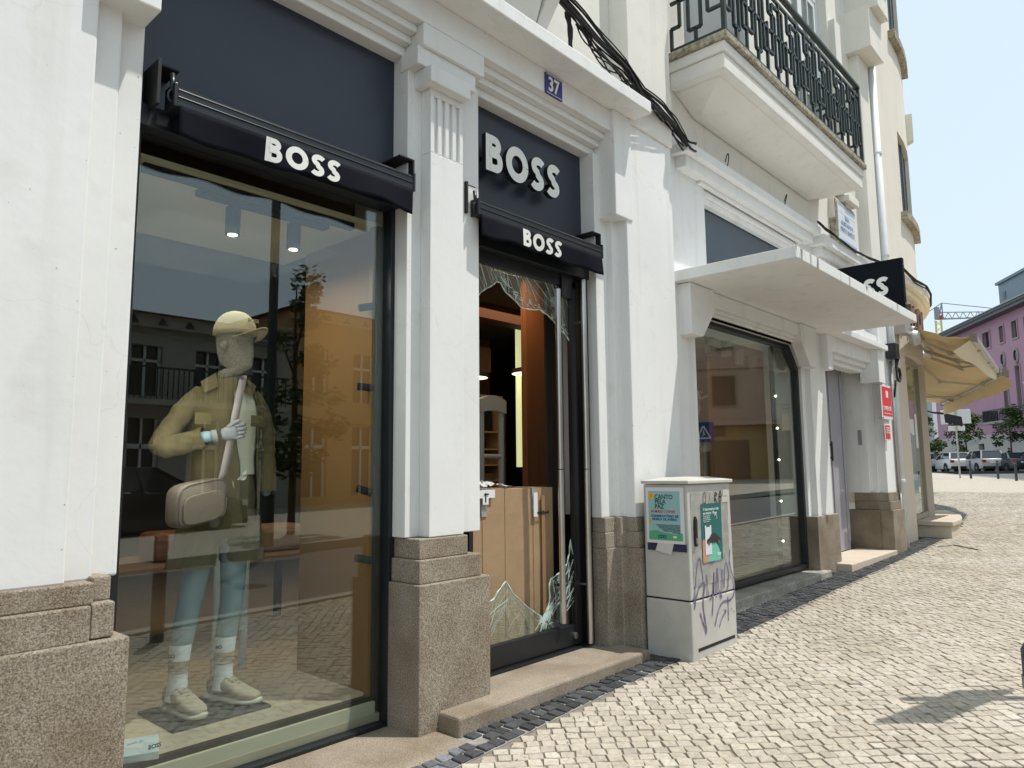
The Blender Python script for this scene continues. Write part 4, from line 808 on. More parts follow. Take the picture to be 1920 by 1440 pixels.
# poster on the left side
po=thing('concert_poster','pale blue and green concert poster pasted on the side of the grey cabinet','poster',(CX0,-.25,.95))
xs=CX0-.006; 
def side(name,y0,y1,z0,z1,m,d,par): return B(name,[(xs-d-.0006,xs-d,-y1,-y0,z0,z1)],m,par,0)  # y given as distance towards the street
Lc=lambda n,c,**k: mat(n,c,.55,**k)
side('paper',.085,.375,.775,1.145,Lc('poster_white',(.72,.74,.76)),0,po); side('blue_field',.105,.345,.83,1.12,Lc('poster_blue',(.30,.52,.55)),.001,po)
b=MB(); b.prism([(.105,.795),(.36,.795),(.36,.845),(.30,.835),(.22,.845),(.16,.86),(.105,.85)],((xs-.002,0,0),(0,-1,0),(0,0,1),(-1,0,0)),0,.0006); b.build('green_hill',Lc('poster_green',(.10,.40,.20)),po)
def disc(name,yc,zc,r,m,d,par,n=18):
    b=MB(); b.prism([(yc+r*math.cos(2*PI*k/n),zc+r*math.sin(2*PI*k/n)) for k in range(n)],((xs-d,0,0),(0,-1,0),(0,0,1),(-1,0,0)),0,.0006); return b.build(name,m,par)
disc('sun_print',.128,1.088,.022,Lc('poster_yellow',(.80,.50,.02)),.002,po); disc('sun_print',.128,1.088,.012,Lc('poster_orange',(.85,.28,.01)),.003,po); disc('flower_print',.118,.915,.012,Lc('poster_orange2',(.80,.35,.02)),.002,po,6)
dg_=Lc('print_green',(.012,.10,.035)); rd=Lc('print_red',(.55,.04,.03)); bl_=Lc('print_blue',(.01,.07,.22)); blk=Lc('print_black',(.02,.03,.04))
text('title','CANTO\nPELA\nPAZ',.041,(xs-.003,-.155,1.068),dg_,po,'left',bold=.0009,depth=.0006,sx=.95,lsp=.78)
text('date_line','10 MAIO | 21H30',.0255,(xs-.003,-.122,.976),rd,po,'left',bold=.0006,depth=.0006)
text('venue_line','CONSERVATÓRIO DE\nMÚSICA DE AVEIRO',.0215,(xs-.003,-.228,.947),bl_,po,'left',bold=.0006,depth=.0006,align='CENTER')
text('performer_lines','ALEXANDRE RAMA | CARLOS CANHOTO\nCAROLINA LEITAO | CUARTO MINGO\nFRANCISCO FANHAIS | JOAO NETO\nJOSE DUARTE | MANUEL FREIRE\nMIGUEL LEITE | TIAGO SILVA\nTINO FLORES',.0098,(xs-.003,-.343,.892),blk,po,'left',bold=.0002,depth=.0005,align='RIGHT')
text('logo_line','CDU',.030,(xs-.004,-.175,.808),bl_,po,'left',bold=.0014,depth=.0006); side('logo_square',.29,.315,.812,.826,Lc('poster_white2',(.75,.75,.72)),.003,po)
o=thing('torn_poster','torn dark blue poster remnant with a white strip hanging under the concert poster','poster',(CX0,-.25,.75))
side('paper',.09,.385,.725,.774,Lc('poster_dark_blue',(.02,.025,.07)),0,o)
b=MB(); b.prism([(.17,.775),(.29,.775),(.27,.70),(.15,.725)],((xs-.001,0,0),(0,-1,0),(0,0,1),(-1,0,0)),0,.0006); b.build('torn_strip',Lc('torn_paper_white',(.62,.60,.60)),o)
ta=thing('taxi_poster','dark green taxi poster with phone and car on the ribbed cabinet door','poster',(2.25,CY0,.9))
yf=CY0-.005
def front(name,x0,x1,z0,z1,m,d,par): return B(name,[(x0,x1,yf-d-.0006,yf-d,z0,z1)],m,par,0)
front('paper',2.125,2.42,.64,1.03,Lc('taxi_green',(.012,.13,.115)),0,ta)
b=MB(); b.prism([(2.20,.641)]+[(2.20+.19*math.sin(a),.64+.16*math.cos(a)) for a in [i*.157 for i in range(1,11)]],XZ(yf-.0018),0,.0006); b.build('pale_hill',Lc('taxi_mint',(.16,.50,.38)),ta)
b=MB(); b.prism([(2.126,.641),(2.20,.641),(2.215,.70),(2.19,.76),(2.15,.80),(2.128,.78)],XZ(yf-.0028),0,.0006); b.build('hand_print',Lc('skin_print',(.50,.27,.17)),ta)
front('phone_print',2.165,2.255,.69,.885,Lc('phone_white',(.66,.70,.76)),.004,ta); front('phone_notch',2.185,2.235,.876,.885,blk,.005,ta)
b=MB(); b.prism([(2.185,.765),(2.185,.79),(2.22,.80),(2.25,.825),(2.32,.825),(2.35,.80),(2.385,.79),(2.385,.765)],XZ(yf-.0065),0,.0006); b.build('car_print',Lc('car_print',(.025,.022,.03)),ta); 
b=MB(); [b.prism([(x+.013*math.cos(2*PI*k/12),.765+.013*math.sin(2*PI*k/12)) for k in range(12)],XZ(yf-.0075),0,.0006) for x in (2.215,2.355)]; b.build('wheel_print',Lc('wheel_print',(.12,.12,.13)),ta)
wh=Lc('taxi_white_ink',(.75,.80,.78))
text('slogan','O táxi sempre à mão\nem Aveiro - Ílhavo',.0265,(2.15,yf-.003,.985),wh,ta,bold=.0003,depth=.0006); text('small_print','Faça já o download\nda nossa aplicação\npara o seu telemóvel\ne peça o seu táxi',.0125,(2.15,yf-.003,.945),wh,ta,depth=.0005)
text('logo','izzy',.035,(2.335,yf-.003,.675),wh,ta,bold=.001,depth=.0006)
b=MB(); stroke(b,[(2.31,.945),(2.33,.955),(2.345,.94),(2.345,.92)],.005,yf-.003); b.build('arrow_print',wh,ta)
# ------------------------------------------------------------------ mannequin in the window
def Q(x,z,y=.78):
    k=(y+2.7887)/(.67+2.7887); return Vector((-2.3865+k*(x+2.3865),y,1.28+k*(z-1.28)))
man=thing('mannequin','mannequin with woven sand head, cap, olive jacket and shorts in the display window','mannequin',(-.70,.75,.15))
skinm=mat('mannequin_grey_blue',(.20,.29,.32),.38); weave=mat('woven_sand_head',(.33,.28,.21),.9,col2=(.15,.125,.09),vs=160,bump=.9,bs=220,detail=2)
olive=mat('olive_cotton',(.135,.105,.050),.95,spec=.15,col2=(.098,.076,.037),vs=5,bump=.3,bs=260); cream_c=mat('cream_jersey',(.62,.60,.48),.9,bump=.15,bs=200); sandc=mat('sand_cotton',(.37,.31,.19),.9,bump=.25,bs=260)
sock=mat('white_sock',(.72,.73,.74),.9,bump=.2,bs=300); suede=mat('beige_suede',(.42,.36,.27),.9,var=.2,vs=30,bump=.2,bs=200); soleW=mat('off_white_sole',(.60,.57,.48),.7); taupe=mat('taupe_leather',(.20,.155,.12),.5,bump=.1,bs=120); handm=mat('mannequin_hand',(.17,.168,.175),.4)
def skin(name,verts,edges,m,parent,root=0,sub=2):
    og=origin(parent); me=bpy.data.meshes.new(name); me.from_pydata([Vector(v[:3])-og for v in verts],edges,[]); me.materials.append(m); o=bpy.data.objects.new(name,me); COL.objects.link(o); o.parent=parent
    md=o.modifiers.new('skin','SKIN'); 
    for i,v in enumerate(verts):
        sv=me.skin_vertices[0].data[i]; r=v[3]; sv.radius=(r if isinstance(r,tuple) else (r,r)); sv.use_root=(i==root)
    md.use_smooth_shade=True; s=o.modifiers.new('sub','SUBSURF'); s.levels=sub; s.render_levels=sub; return o
hipc=Q(-.695,1.06); 
def V4(v,r): return (v.x,v.y,v.z,r)
RA,RK,RH=Q(-.872,.30),Q(-.835,.66),Q(-.775,1.02); LA,LK,LH=Q(-.655,.29),Q(-.625,.66),Q(-.62,1.02)
RCf,LCf=RA.lerp(RK,.62),LA.lerp(LK,.62)
sh_r,sh_l=Q(-.85,1.655),Q(-.53,1.655); el_r=Q(-.99,1.415,.74); wr_r=Q(-.735,1.455,.56); el_l=Q(-.47,1.36,.80); wr_l=Q(-.455,1.15,.76)
vb=[V4(hipc,.12),V4(RH,.078),V4(RK+Vector((0,-.01,0)),.060),V4(RCf+Vector((0,.015,0)),.056),V4(RA,.036),V4(LH,.078),V4(LK+Vector((0,-.01,0)),.060),V4(LCf+Vector((0,.015,0)),.056),V4(LA,.036),
    V4(Q(-.695,1.28),.10),V4(Q(-.69,1.50),.105),V4(Q(-.68,1.66),.06),V4(Q(-.665,1.80,.77),.055),
    V4(sh_r+Vector((.02,0,-.03)),.030),V4(el_r,.034),V4(wr_r,.028),V4(sh_l+Vector((-.02,0,-.03)),.030),V4(el_l,.034),V4(wr_l,.028)]
skin('body',vb,[(0,1),(1,2),(2,3),(3,4),(0,5),(5,6),(6,7),(7,8),(0,9),(9,10),(10,11),(11,12),(10,13),(13,14),(14,15),(10,16),(16,17),(17,18)],skinm,man)
# head, turned slightly to its left
F=Vector((.42,-.907,0)); Rr=Vector((-.907,-.42,0)); Fb=Vector((.22,-.975,0)); Rb=Vector((-.975,-.22,0))
hc=Q(-.655,1.92,.75)
def ring(c,rx,ry,n=28,Rv=Rr,Fv=F,fo=0,pw=1.): 
    out=[]
    for k in range(n):
        a=2*PI*k/n; ca,sa=math.cos(a),math.sin(a); out.append(c+Rv*rx*(abs(ca)**pw*(1 if ca>0 else -1))+Fv*(ry*(abs(sa)**pw*(1 if sa>0 else -1))+fo))
    return out
hb=MB(); R=[]
nb=Q(-.672,1.70,.775); zc=hc.z
for z,rx,ry,fo,t in ((-.235,.070,.068,-.03,0),(-.19,.060,.060,-.02,.2),(-.155,.057,.060,-.012,.4),(-.142,.058,.066,-.002,.6),(-.130,.036,.056,.045,.8),(-.118,.048,.082,.026,1),(-.10,.058,.092,.016,1),(-.07,.066,.098,.010,1),(-.035,.071,.100,.006,1),(0,.074,.100,.003,1),(.04,.078,.103,0,1),(.08,.078,.104,0,1),(.12,.070,.096,-.004,1),(.15,.052,.072,-.008,1),(.165,.02,.03,-.01,1)):
    c_=Vector((nb.x+(hc.x-nb.x)*t,nb.y+(hc.y-nb.y)*t,zc+z)); rg=ring(c_,rx,ry,28,fo=fo)
    if t==1 and -.11<z<.06:
        for k,p in enumerate(rg):                      # nose ridge and eye hollows, soft under the weave
            a=2*PI*k/28; d=abs(a-PI/2)
            if d<.30: rg[k]=p+F*(.020*max(0,1-abs(z+.035)/.05)*(1-d/.30))
            elif .3<d<.75 and abs(z-.005)<.03: rg[k]=p-F*.008
    R.append(rg)
hb.rings(R); head=hb.build('head',weave,man,smooth=True,subd=1)
eb=MB()
for s in (-1,1): c_=hc+Rr*s*.078+Vector((0,0,-.02)); eb.lathe(c_,[(0,-.012),(.02,-.01),(.026,0),(.02,.01),(0,.012)],12,axis='x')
eb.build('ear',weave,head,smooth=True)
cp=MB(); R=[]
for i in range(9):
    a=i/8*PI/2; r=math.cos(a); R.append(ring(hc+Vector((0,0,.045+.125*math.sin(a))),.092*max(r,.06)**.85,.118*max(r,.06)**.85,28))
cp.rings(R); cap=cp.build('cap',sandc,man,smooth=True)
br=MB(); top=[];bot=[]
n=14; R=[]
for j in range(6):
    t=j/5; row=[]
    for i in range(n+1):
        a=math.radians(28+124*i/n); e=math.sin(PI*i/n); rr=.112+.075*t*e**.5; ca=math.cos(a); row.append(hc+Rr*ca*(.09+.012*t)+F*(.118*math.sin(a)*(1)+.072*t*e**.6)+Vector((0,0,.055+.018*t*e-.035*(ca*1.1)**2)))
    R.append(row)
br.rings(R,closed=False); o=br.build('cap_brim',sandc,cap,smooth=True); md=o.modifiers.new('t','SOLIDIFY'); md.thickness=.005
capc=hc+F*.118+Vector((0,0,.10)); ang=math.atan2(F.x,-F.y)
text('cap_lettering','BOSS',.026,tuple(capc+Rr*(.045)-F*.006),cmat((.22,.19,.13),.8),cap,rotm=Matrix.Rotation(ang,4,'Z')@Matrix.Rotation(PI/2-.35,4,'X'),bold=.0008)
ta_=MB(); ta_.lathe(hc+Vector((0,0,.17)),[(0,.004),(.008,.003),(.009,0)],10); ta_.build('cap_button',sandc,cap)
# t-shirt
def wr(p,s,amp,fr): # cloth ripples
    return p+Fb*amp*math.sin(p.z*fr+p.x*31+s)+Rb*amp*.6*math.sin(p.z*fr*.7+p.x*17+s*2)
def clo(prof,n=36,amp=.004,fr=34,s=0,a0=None,a1=None):
    R=[]
    for c_,rx,ry in prof:
        rg=ring(c_,rx,ry,n,Rb,Fb)
        if a0 is not None:
            rg=[]
            for k in range(n+1):
                a=a0+(a1-a0)*k/n; rg.append(c_+Rb*rx*math.cos(a)+Fb*ry*math.sin(a))
        R.append([wr(p,s,amp,fr) for p in rg])
    return R
T=[(Q(-.672,1.735),.072,.066),(Q(-.675,1.70),.10,.085),(Q(-.68,1.66),.165,.105),(Q(-.685,1.60),.185,.125),(Q(-.69,1.50),.175,.135),(Q(-.69,1.40),.165,.128),(Q(-.69,1.32),.165,.125),(Q(-.69,1.265),.168,.130)]
b=MB(); b.rings(clo(T,amp=.003,s=1),cap=False); b.build('t_shirt',cream_c,man,smooth=True,subd=1)
# jacket: shell open at the front; angles measured from its right side through the front
Jt=[(Q(-.675,1.735),.085,.09),(Q(-.68,1.70),.13,.105),(Q(-.685,1.665),.182,.118),(Q(-.69,1.60),.184,.142),(Q(-.69,1.50),.184,.150),(Q(-.69,1.40),.180,.152),(Q(-.69,1.28),.184,.155),(Q(-.69,1.16),.186,.158),(Q(-.69,1.06),.190,.160),(Q(-.69,1.01),.192,.162)]
b=MB(); R=[]
for i,(c_,rx,ry) in enumerate(Jt):
    o1=math.radians((78,80,76,72,72,76,82,86,88,90)[i]); o2=math.radians((108,114,120,126,128,130,132,132,132,132)[i]); n=44; row=[]
    for k in range(n+1):
        a=o2+(2*PI-(o2-o1))*k/n; p=c_+Rb*rx*math.cos(a)+Fb*ry*math.sin(a); edge=min(k,n-k)/6; row.append(wr(p,4,.006*min(1,edge+.3),27)+Rb*.004*math.sin(a*9+i))
    R.append(row)
b.rings(R,closed=False); jk=b.build('jacket',olive,man,smooth=True,subd=1); md=jk.modifiers.new('t','SOLIDIFY'); md.thickness=.006
def sleeve(name,pts,radii,par,s):
    P=[];rr=[]
    for i in range(len(pts)-1):
        for j in range(7):
            t=j/7; P.append(pts[i].lerp(pts[i+1],t)); rr.append(radii[i]+(radii[i+1]-radii[i])*t+.0022*math.sin((i*7+j)*1.1+s))
    P.append(pts[-1]); rr.append(radii[-1]); b=MB(); b.tube(P,rr,20,cap=False); return b.build(name,olive,par,smooth=True,subd=1)
sleeve('sleeve',[sh_r+Vector((.04,0,.005)),sh_r+Vector((-.012,0,-.055)),sh_r.lerp(el_r,.6),el_r+Vector((-.02,.0,-.02)),el_r.lerp(wr_r,.35)+Vector((0,0,-.02)),el_r.lerp(wr_r,.80)],[.048,.055,.052,.050,.053,.047],jk,1)
sleeve('sleeve',[sh_l+Vector((-.04,0,.005)),sh_l+Vector((.012,0,-.055)),sh_l.lerp(el_l,.6)+Vector((.02,0,0)),el_l,el_l.lerp(wr_l,.9)],[.05,.058,.056,.055,.053],jk,3)
col=MB()
for s,(x0,x1) in ((1,(-.77,-.735)),(-1,(-.60,-.61))):
    a_=Q(-.675-.07*s,1.765,.78); b_=Q(-.675-.055*s,1.70,.665); c_=Q(-.675-.125*s,1.665,.645); d_=Q(-.675-.145*s,1.715,.75); e_=Q(-.675-.03*s,1.79,.84); f_=Q(-.675-.10*s,1.735,.86)
    col.add([e_,a_,b_,c_,d_,f_],[(0,1,4,5),(1,2,3,4)])
o=col.build('collar',olive,jk,smooth=False); md=o.modifiers.new('t','SOLIDIFY'); md.thickness=.006
for x,s in ((-.80,0),(-.515,1)):
    b=MB(); p=Q(x,1.535,.60+.02*s); b.obox(p,Rb*.045,Fb*.003,Vector((0,0,.028))); b.build('chest_pocket_flap',olive,jk,bevel=.004)
# shorts
SH=[(Q(-.69,1.30),.150,.118),(Q(-.69,1.24),.165,.130),(Q(-.695,1.14),.185,.140),(Q(-.70,1.05),.195,.143),(Q(-.70,1.0),.188,.135),(Q(-.70,.965),.165,.12)]
b=MB(); b.rings(clo(SH,amp=.004,s=2),cap=False)
for c0,c1,s in ((Q(-.785,1.04),Q(-.835,.835),5),(Q(-.605,1.04),Q(-.575,.85),6)):
    b.rings(clo([(c0,.100,.126),(c0.lerp(c1,.35),.104,.124),(c0.lerp(c1,.7),.106,.118),(c1,.108,.116)],amp=.006,s=s,fr=24),cap=False)
b.build('shorts',olive,man,smooth=True,subd=1)
b=MB(); 
for dx in (-.012,.012): b.tube([Q(-.665+dx,1.27,.64),Q(-.66+dx*2,1.22,.625),Q(-.655+dx*2.4,1.16,.63)],.004,6)
b.build('drawstring',sandc,man,smooth=True)
tex=bpy.data.textures.new('cloth_folds','CLOUDS'); tex.noise_scale=.085; tex.noise_depth=3
tex2=bpy.data.textures.new('cloth_creases','STUCCI'); tex2.noise_scale=.05
for o in [man]+list(man.children_recursive):
    if o.name.split('.')[0] in ('jacket','sleeve','shorts','t_shirt','sock'):
        k=.35 if o.name.split('.')[0] in ('t_shirt','sock') else 1
        for m_ in o.modifiers:
            if m_.type=='SUBSURF': m_.levels=m_.render_levels=2
        for tx,st in ((tex,.022),(tex2,.009)):
            md=o.modifiers.new('folds','DISPLACE'); md.texture=tx; md.strength=st*k; md.mid_level=.5; md.texture_coords='GLOBAL'
# hand gripping the strap: palm and five fingers
hd_=MB()
px=wr_r+(wr_r-el_r).normalized()*.02; d=(Q(-.64,1.475,.52)-px).normalized(); up=Vector((0,0,1)); nrm=d.cross(up).normalized(); 
pc=px+d*.052
vh=[V4(px,(.026,.030)),V4(px+d*.03,(.020,.034)),V4(px+d*.065,(.017,.040)),V4(px+d*.085,(.014,.038))]; eh=[(0,1),(1,2),(2,3)]
skin('palm',vh,eh,handm,man,sub=2)
for i,(h,L_) in enumerate(((.030,.040),(.010,.046),(-.010,.043),(-.028,.034))):
    base=px+d*.080+up*h; k1=base+d*L_*.75-nrm*.002*(-1); tgt=-nrm if nrm.y>0 else nrm
    k1=base+d*L_*.7+Vector((0,-.006,0)); k2=k1+d*.012+Vector((0,.024,-.004)); k3=k2-d*.020+Vector((0,.012,-.003))
    skin('finger',[V4(base-d*.02,.0095),V4(k1,.0095),V4(k2,.0085),V4(k3,.0072)],[(0,1),(1,2),(2,3)],handm,man)
th0=px+d*.030+up*.026; skin('thumb',[V4(th0,.012),V4(th0+d*.030+Vector((0,-.012,.022)),.0105),V4(th0+d*.058+Vector((0,-.012,.026)),.009)],[(0,1),(1,2)],handm,man)
b=MB(); b.tube([px-d*.035,px-d*.012],.031,20); b.build('wrist_joint',handm,man,smooth=False)
# socks and shoes
for A,s,dirv in ((RA,0,Vector((.14,-.99,0))),(LA,1,Vector((.42,-.907,0)))):
    dirv.normalize(); lat=Vector((-dirv.y,dirv.x,0)); g0=.158
    sk=MB(); R=[]; K=(RK,LK)[s]
    prof=[(0,.044,0),(.05,.040,0),(.10,.040,0),(.155,.0455,0),(.16,.0455,0)]
    base=Vector((A.x,A.y,g0+.06)); R=[]
    for h,r,_ in ((0,.05,0),(.04,.045,0),(.09,.0415,0),(.14,.0425,0),(.20,.046,0),(.25,.0485,0)):
        c_=base.lerp(Vector((A.lerp(K,.25).x,A.lerp(K,.25).y,g0+.06+.25)),h/.25); R.append([c_+lat*r*math.cos(2*PI*k/24)+dirv*r*1.1*math.sin(2*PI*k/24) for k in range(24)])
    sk.rings(R,cap=False); so_=sk.build('sock',sock,man,smooth=True)
    st=MB(); c_top=A.lerp(K,.25)
    for h0,h1 in ((.155,.178),(.135,.150),(.122,.127)):
        rr=[]
        for h in (h0,h1):
            c_=base.lerp(Vector((c_top.x,c_top.y,g0+.31)),h/.25); r=.0437+.005*(h-.12)/.13+.0015; rr.append([c_+lat*r*math.cos(2*PI*k/24)+dirv*r*1.1*math.sin(2*PI*k/24) for k in range(24)])
        st.rings(rr,cap=False)
    st.build('stripe',cmat((.36,.26,.17),.9),so_)
    c_=base.lerp(Vector((c_top.x,c_top.y,g0+.31)),.82); cd_=Vector((-.42,-.9,0)).normalized(); la_=Vector((.9,-.42,0))
    text('sock_lettering','BOSS',.024,tuple(c_+cd_*.0565-la_*(.045 if s else .05)-Vector((0,0,.006))),M['black'],so_,rotm=Matrix.Rotation(math.atan2(la_.y,la_.x),4,'Z')@Matrix.Rotation(PI/2,4,'X'),bold=.0012)
    shoe=MB(); o0=Vector((A.x,A.y,g0))-dirv*.075
    def sec(t,w,h,z0,n=18):
        c_=o0+dirv*t; out=[]
        for k in range(n):
            a=2*PI*k/n; ca,sa=math.cos(a),math.sin(a); out.append(c_+lat*w*(abs(ca)**.75)*(1 if ca>0 else -1)+Vector((0,0,z0+(h/2)+(h/2)*(abs(sa)**.8)*(1 if sa>0 else -1))))
        return out
    shoe.rings([sec(-.004,.022,.05,.045),sec(.008,.036,.085,.032),sec(.04,.041,.098,.030),sec(.08,.042,.102,.028),sec(.12,.045,.092,.026),sec(.165,.050,.070,.024),sec(.21,.052,.052,.022),sec(.25,.047,.042,.022),sec(.28,.032,.032,.024),sec(.292,.012,.016,.03)])
    sh_=shoe.build('shoe',suede,man,smooth=True,subd=1)
    b=MB(); b.rings([sec(-.022,.018,.030,.004),sec(-.008,.038,.042,.0),sec(.04,.046,.036,.0),sec(.10,.040,.030,.004),sec(.17,.053,.034,.0),sec(.23,.054,.032,.0),sec(.27,.042,.028,.004),sec(.297,.018,.026,.012)]); b.build('sole',soleW,sh_,smooth=True)
    b=MB()
    for k in range(6):
        t=.095+.018*k; zt=.139-.0115*k
        c_=o0+dirv*t+Vector((0,0,zt)); b.tube([c_-lat*.030+Vector((0,0,-.012)),c_+Vector((0,0,.004))+dirv*.004*(-1)**k,c_+lat*.030+Vector((0,0,-.012))],.0032,6)
    b.build('laces',cmat((.46,.42,.38),.9),sh_,smooth=True)
    b=MB(); b.rings([[o0+dirv*(.055+.05*j)+lat*x+Vector((0,0,.142-.02*j+.004*math.cos(x*60))) for x in (-.024,-.012,0,.012,.024)] for j in range(3)],closed=False); o=b.build('tongue',suede,sh_,smooth=True); md=o.modifiers.new('t','SOLIDIFY'); md.thickness=.008
# bag and strap
bag=thing('shoulder_bag','taupe leather shoulder bag hanging from a broad strap across the mannequin','bag',tuple(Q(-.80,1.14,.60)))
bc=Q(-.815,1.135,.58); bx=(Rb*-1+Vector((0,0,.16))).normalized(); bz=Vector((0,0,1)); by=Fb
b=MB(); n=28; R=[]
for t,s in ((-.048,.90),(-.044,.97),(-.03,1.),(.03,1.),(.044,.97),(.048,.90)):
    R.append([bc+bx*(.135*s*(abs(math.cos(2*PI*k/n))**.45)*(1 if math.cos(2*PI*k/n)>0 else -1))+bz*(.100*s*(abs(math.sin(2*PI*k/n))**.45)*(1 if math.sin(2*PI*k/n)>0 else -1))+by*t for k in range(n)])
b.rings(R); b.build('bag_body',taupe,bag,smooth=True)
b=MB(); n=28
b.tube([bc+bx*(.128*(abs(math.cos(2*PI*k/n))**.45)*(1 if math.cos(2*PI*k/n)>0 else -1))+bz*(.094*(abs(math.sin(2*PI*k/n))**.45)*(1 if math.sin(2*PI*k/n)>0 else -1))+by*.048 for k in range(n+1)],.0035,6); b.build('piping',cmat((.13,.10,.08),.5),bag,smooth=True)
b=MB(); pk=[bc+bx*(.11*(abs(math.cos(2*PI*k/n))**.5)*(1 if math.cos(2*PI*k/n)>0 else -1))+bz*(-.022+.068*(abs(math.sin(2*PI*k/n))**.5)*(1 if math.sin(2*PI*k/n)>0 else -1))+by*.049 for k in range(n)]
b.rings([pk,[p+by*.010 for p in pk]]); b.build('front_pocket',taupe,bag,bevel=.004)
st=[Q(-.60,1.765,.80),Q(-.605,1.735,.66),Q(-.625,1.62,.585),Q(-.645,1.50,.548),Q(-.665,1.38,.555),Q(-.685,1.27,.57),Q(-.70,1.225,.575)]
b=MB(); L_=[p+Rb*.022*-1 for p in st]; R_=[p+Rb*.022 for p in st]; b.rings([L_,R_],closed=False); o=b.build('strap',cmat((.33,.28,.26),.8),bag,smooth=True); md=o.modifiers.new('t','SOLIDIFY'); md.thickness=.004
b=MB(); c_=Q(-.70,1.222,.57); b.tube([c_+Rb*.022+bz*.012,c_-Rb*.022+bz*.012,c_-Rb*.022-bz*.016,c_+Rb*.022-bz*.016,c_+Rb*.022+bz*.012],.003,6); b.build('buckle',M['steel'],bag)
bp_=thing('display_plate','dark metal base plate under the mannequin shoes','base plate',(-.7,.74,.14)); b=MB(); b.prism([(-.93,.95),(-.93,.555),(-.46,.555),(-.46,.95)],((0,0,0),(1,0,0),(0,1,0),(0,0,1)),.141,.153); b.build('plate',cmat((.05,.055,.06),.3),bp_,bevel=.002)
pc_=thing('price_card','white price card block standing on the display floor in the window corner','price card',(-1.12,.42,.14)); ax=Vector((.9,-.35,0)).normalized(); ay=Vector((.35,.9,0)).normalized()
b=MB(); b.obox((-1.13,.44,.158),ax*.085,ay*.105,Vector((0,0,.016))); b.build('block',cmat((.60,.66,.68),.25),pc_,bevel=.003)
text('lettering','BOSS',.022,(-1.115,.352,.1755),M['black'],pc_,rotm=Matrix.Rotation(math.atan2(ax.y,ax.x),4,'Z'),bold=.0006,depth=.0006)
text('price_lines','JACKET  399\nT-SHIRT   69\nSHORTS  129\nBAG   349',.011,(-1.155,.46,.1755),cmat((.2,.22,.25)),pc_,rotm=Matrix.Rotation(math.atan2(ax.y,ax.x),4,'Z'),depth=.0006)
man2=copy_tree(man); man2.location=(4.27,.86,.15); man2['label']='second mannequin of which only an edge shows at the left side of the second window'
# ------------------------------------------------------------------ curved cream building
cb_=thing('curved_building','cream rounded corner building with louvred shutters, stone sills and a ground floor shop','building',(11,2,0))
RC=7.0; S0=10.1
def P2(s,o):
    if s<=S0: return (s,.10-o)
    a=(s-S0)/RC; return (S0+(RC+o)*math.sin(a),.10+RC-(RC+o)*math.cos(a))
def cbox(mb,s0,s1,o0,o1,z0,z1,mi=0,zf=None):
    n=max(1,int(math.ceil((s1-s0)/.45))); R=[]
    for i in range(n+1):
        s=s0+(s1-s0)*i/n; a=P2(s,o0); b=P2(s,o1); R.append([(a[0],a[1],z0),(b[0],b[1],z0),(b[0],b[1],z1),(a[0],a[1],z1)])
    mb.rings(R,mi)
def CB(name,boxes,m,parent=cb_,bev=.0,**k):
    mb=MB(); [cbox(mb,*b) for b in boxes]; return mb.build(name,m,parent,bevel=bev,**k)
wins=[(10.25,11.62),(13.1,14.5),(15.9,17.3),(18.7,20.1)]
W_=[]
for z0,z1 in ((5.32,6.72),(8.42,9.9)):
    prev=8.56
    for a,b in wins: W_.append((prev,a,-.5,0,z0,z1)); prev=b
    W_.append((prev,21.5,-.5,0,z0,z1))
W_+= [(8.56,21.5,-.5,0,4.15,5.32),(8.56,21.5,-.5,0,6.72,8.42),(8.56,21.5,-.5,0,9.9,12.5)]
CB('wall',W_,M['yellowcream'])
CB('expansion_joint',[(8.52,8.56,-.5,-.01,4.15,12.5)],cmat((.42,.30,.27),.9))
for z0,z1 in ((5.32,6.72),(8.42,9.9)):
    for i,(a,b) in enumerate(wins):
        CB('window_sill',[(a-.12,b+.12,-.1,.10,z0-.14,z0)],M['oldcon'],bev=.01)
        sh=CB('shutter',[(a,a+.05,-.10,-.06,z0,z1),(a+.62,a+.67,-.10,-.06,z0,z1),(b-.67,b-.62,-.10,-.06,z0,z1),(b-.05,b,-.10,-.06,z0,z1),(a,b,-.125,-.11,z0,z1)],cmat((.04,.055,.065),.5))
        mb=MB()
        z=z0+.03
        while z<z1-.03:
            for u0,u1 in ((a+.05,a+.62),(b-.62,b-.05)): cbox(mb,u0,u1,-.095,-.07,z,z+.028)
            z+=.055
        mb.build('louvres',cmat((.06,.08,.095),.5),sh)
for s,z in ((11.95,7.15),(15.2,7.15)):
    x,y=P2(s,.0); x2,y2=P2(s+.16,.0); ox,oy=P2(s,.12); ox2,oy2=P2(s+.16,.12)
    b=MB(); b.add([(x,y,z),(x2,y2,z),(ox2,oy2,z+.05),(ox,oy,z+.05),(x,y,z+.55),(x2,y2,z+.55),(ox2,oy2,z+.55),(ox,oy,z+.55)],[(0,1,2,3),(4,5,6,7),(0,1,5,4),(1,2,6,5),(2,3,7,6),(3,0,4,7)]); b.build('wall_sconce',M['yellowcream'],cb_)
CB('cornice',[(8.56,21.5,-.3,.16,3.98,4.15),(8.56,21.5,-.3,.08,3.90,3.98)],M['yellowcream'],bev=.012)
CB('eaves',[(8.56,21.5,-.3,.55,11.9,12.2)],M['yellowcream'],bev=.02)
CB('shopfront_wall',[(8.56,21.5,-.5,-.005,3.25,3.90),(8.56,9.72,-.5,0,.1,3.25),(11.42,12.9,-.5,0,.1,3.25),(16.2,17.6,-.5,0,.2,3.25),(9.72,11.42,-.5,.002,2.98,3.25),(12.9,16.2,-.5,.002,2.98,3.25),(9.72,11.42,-.5,-.3,.1,.44),(12.9,16.2,-.5,-.3,.1,.44)],plaster('shop_stone',(.70,.62,.52),amt=.1,bump=.1))
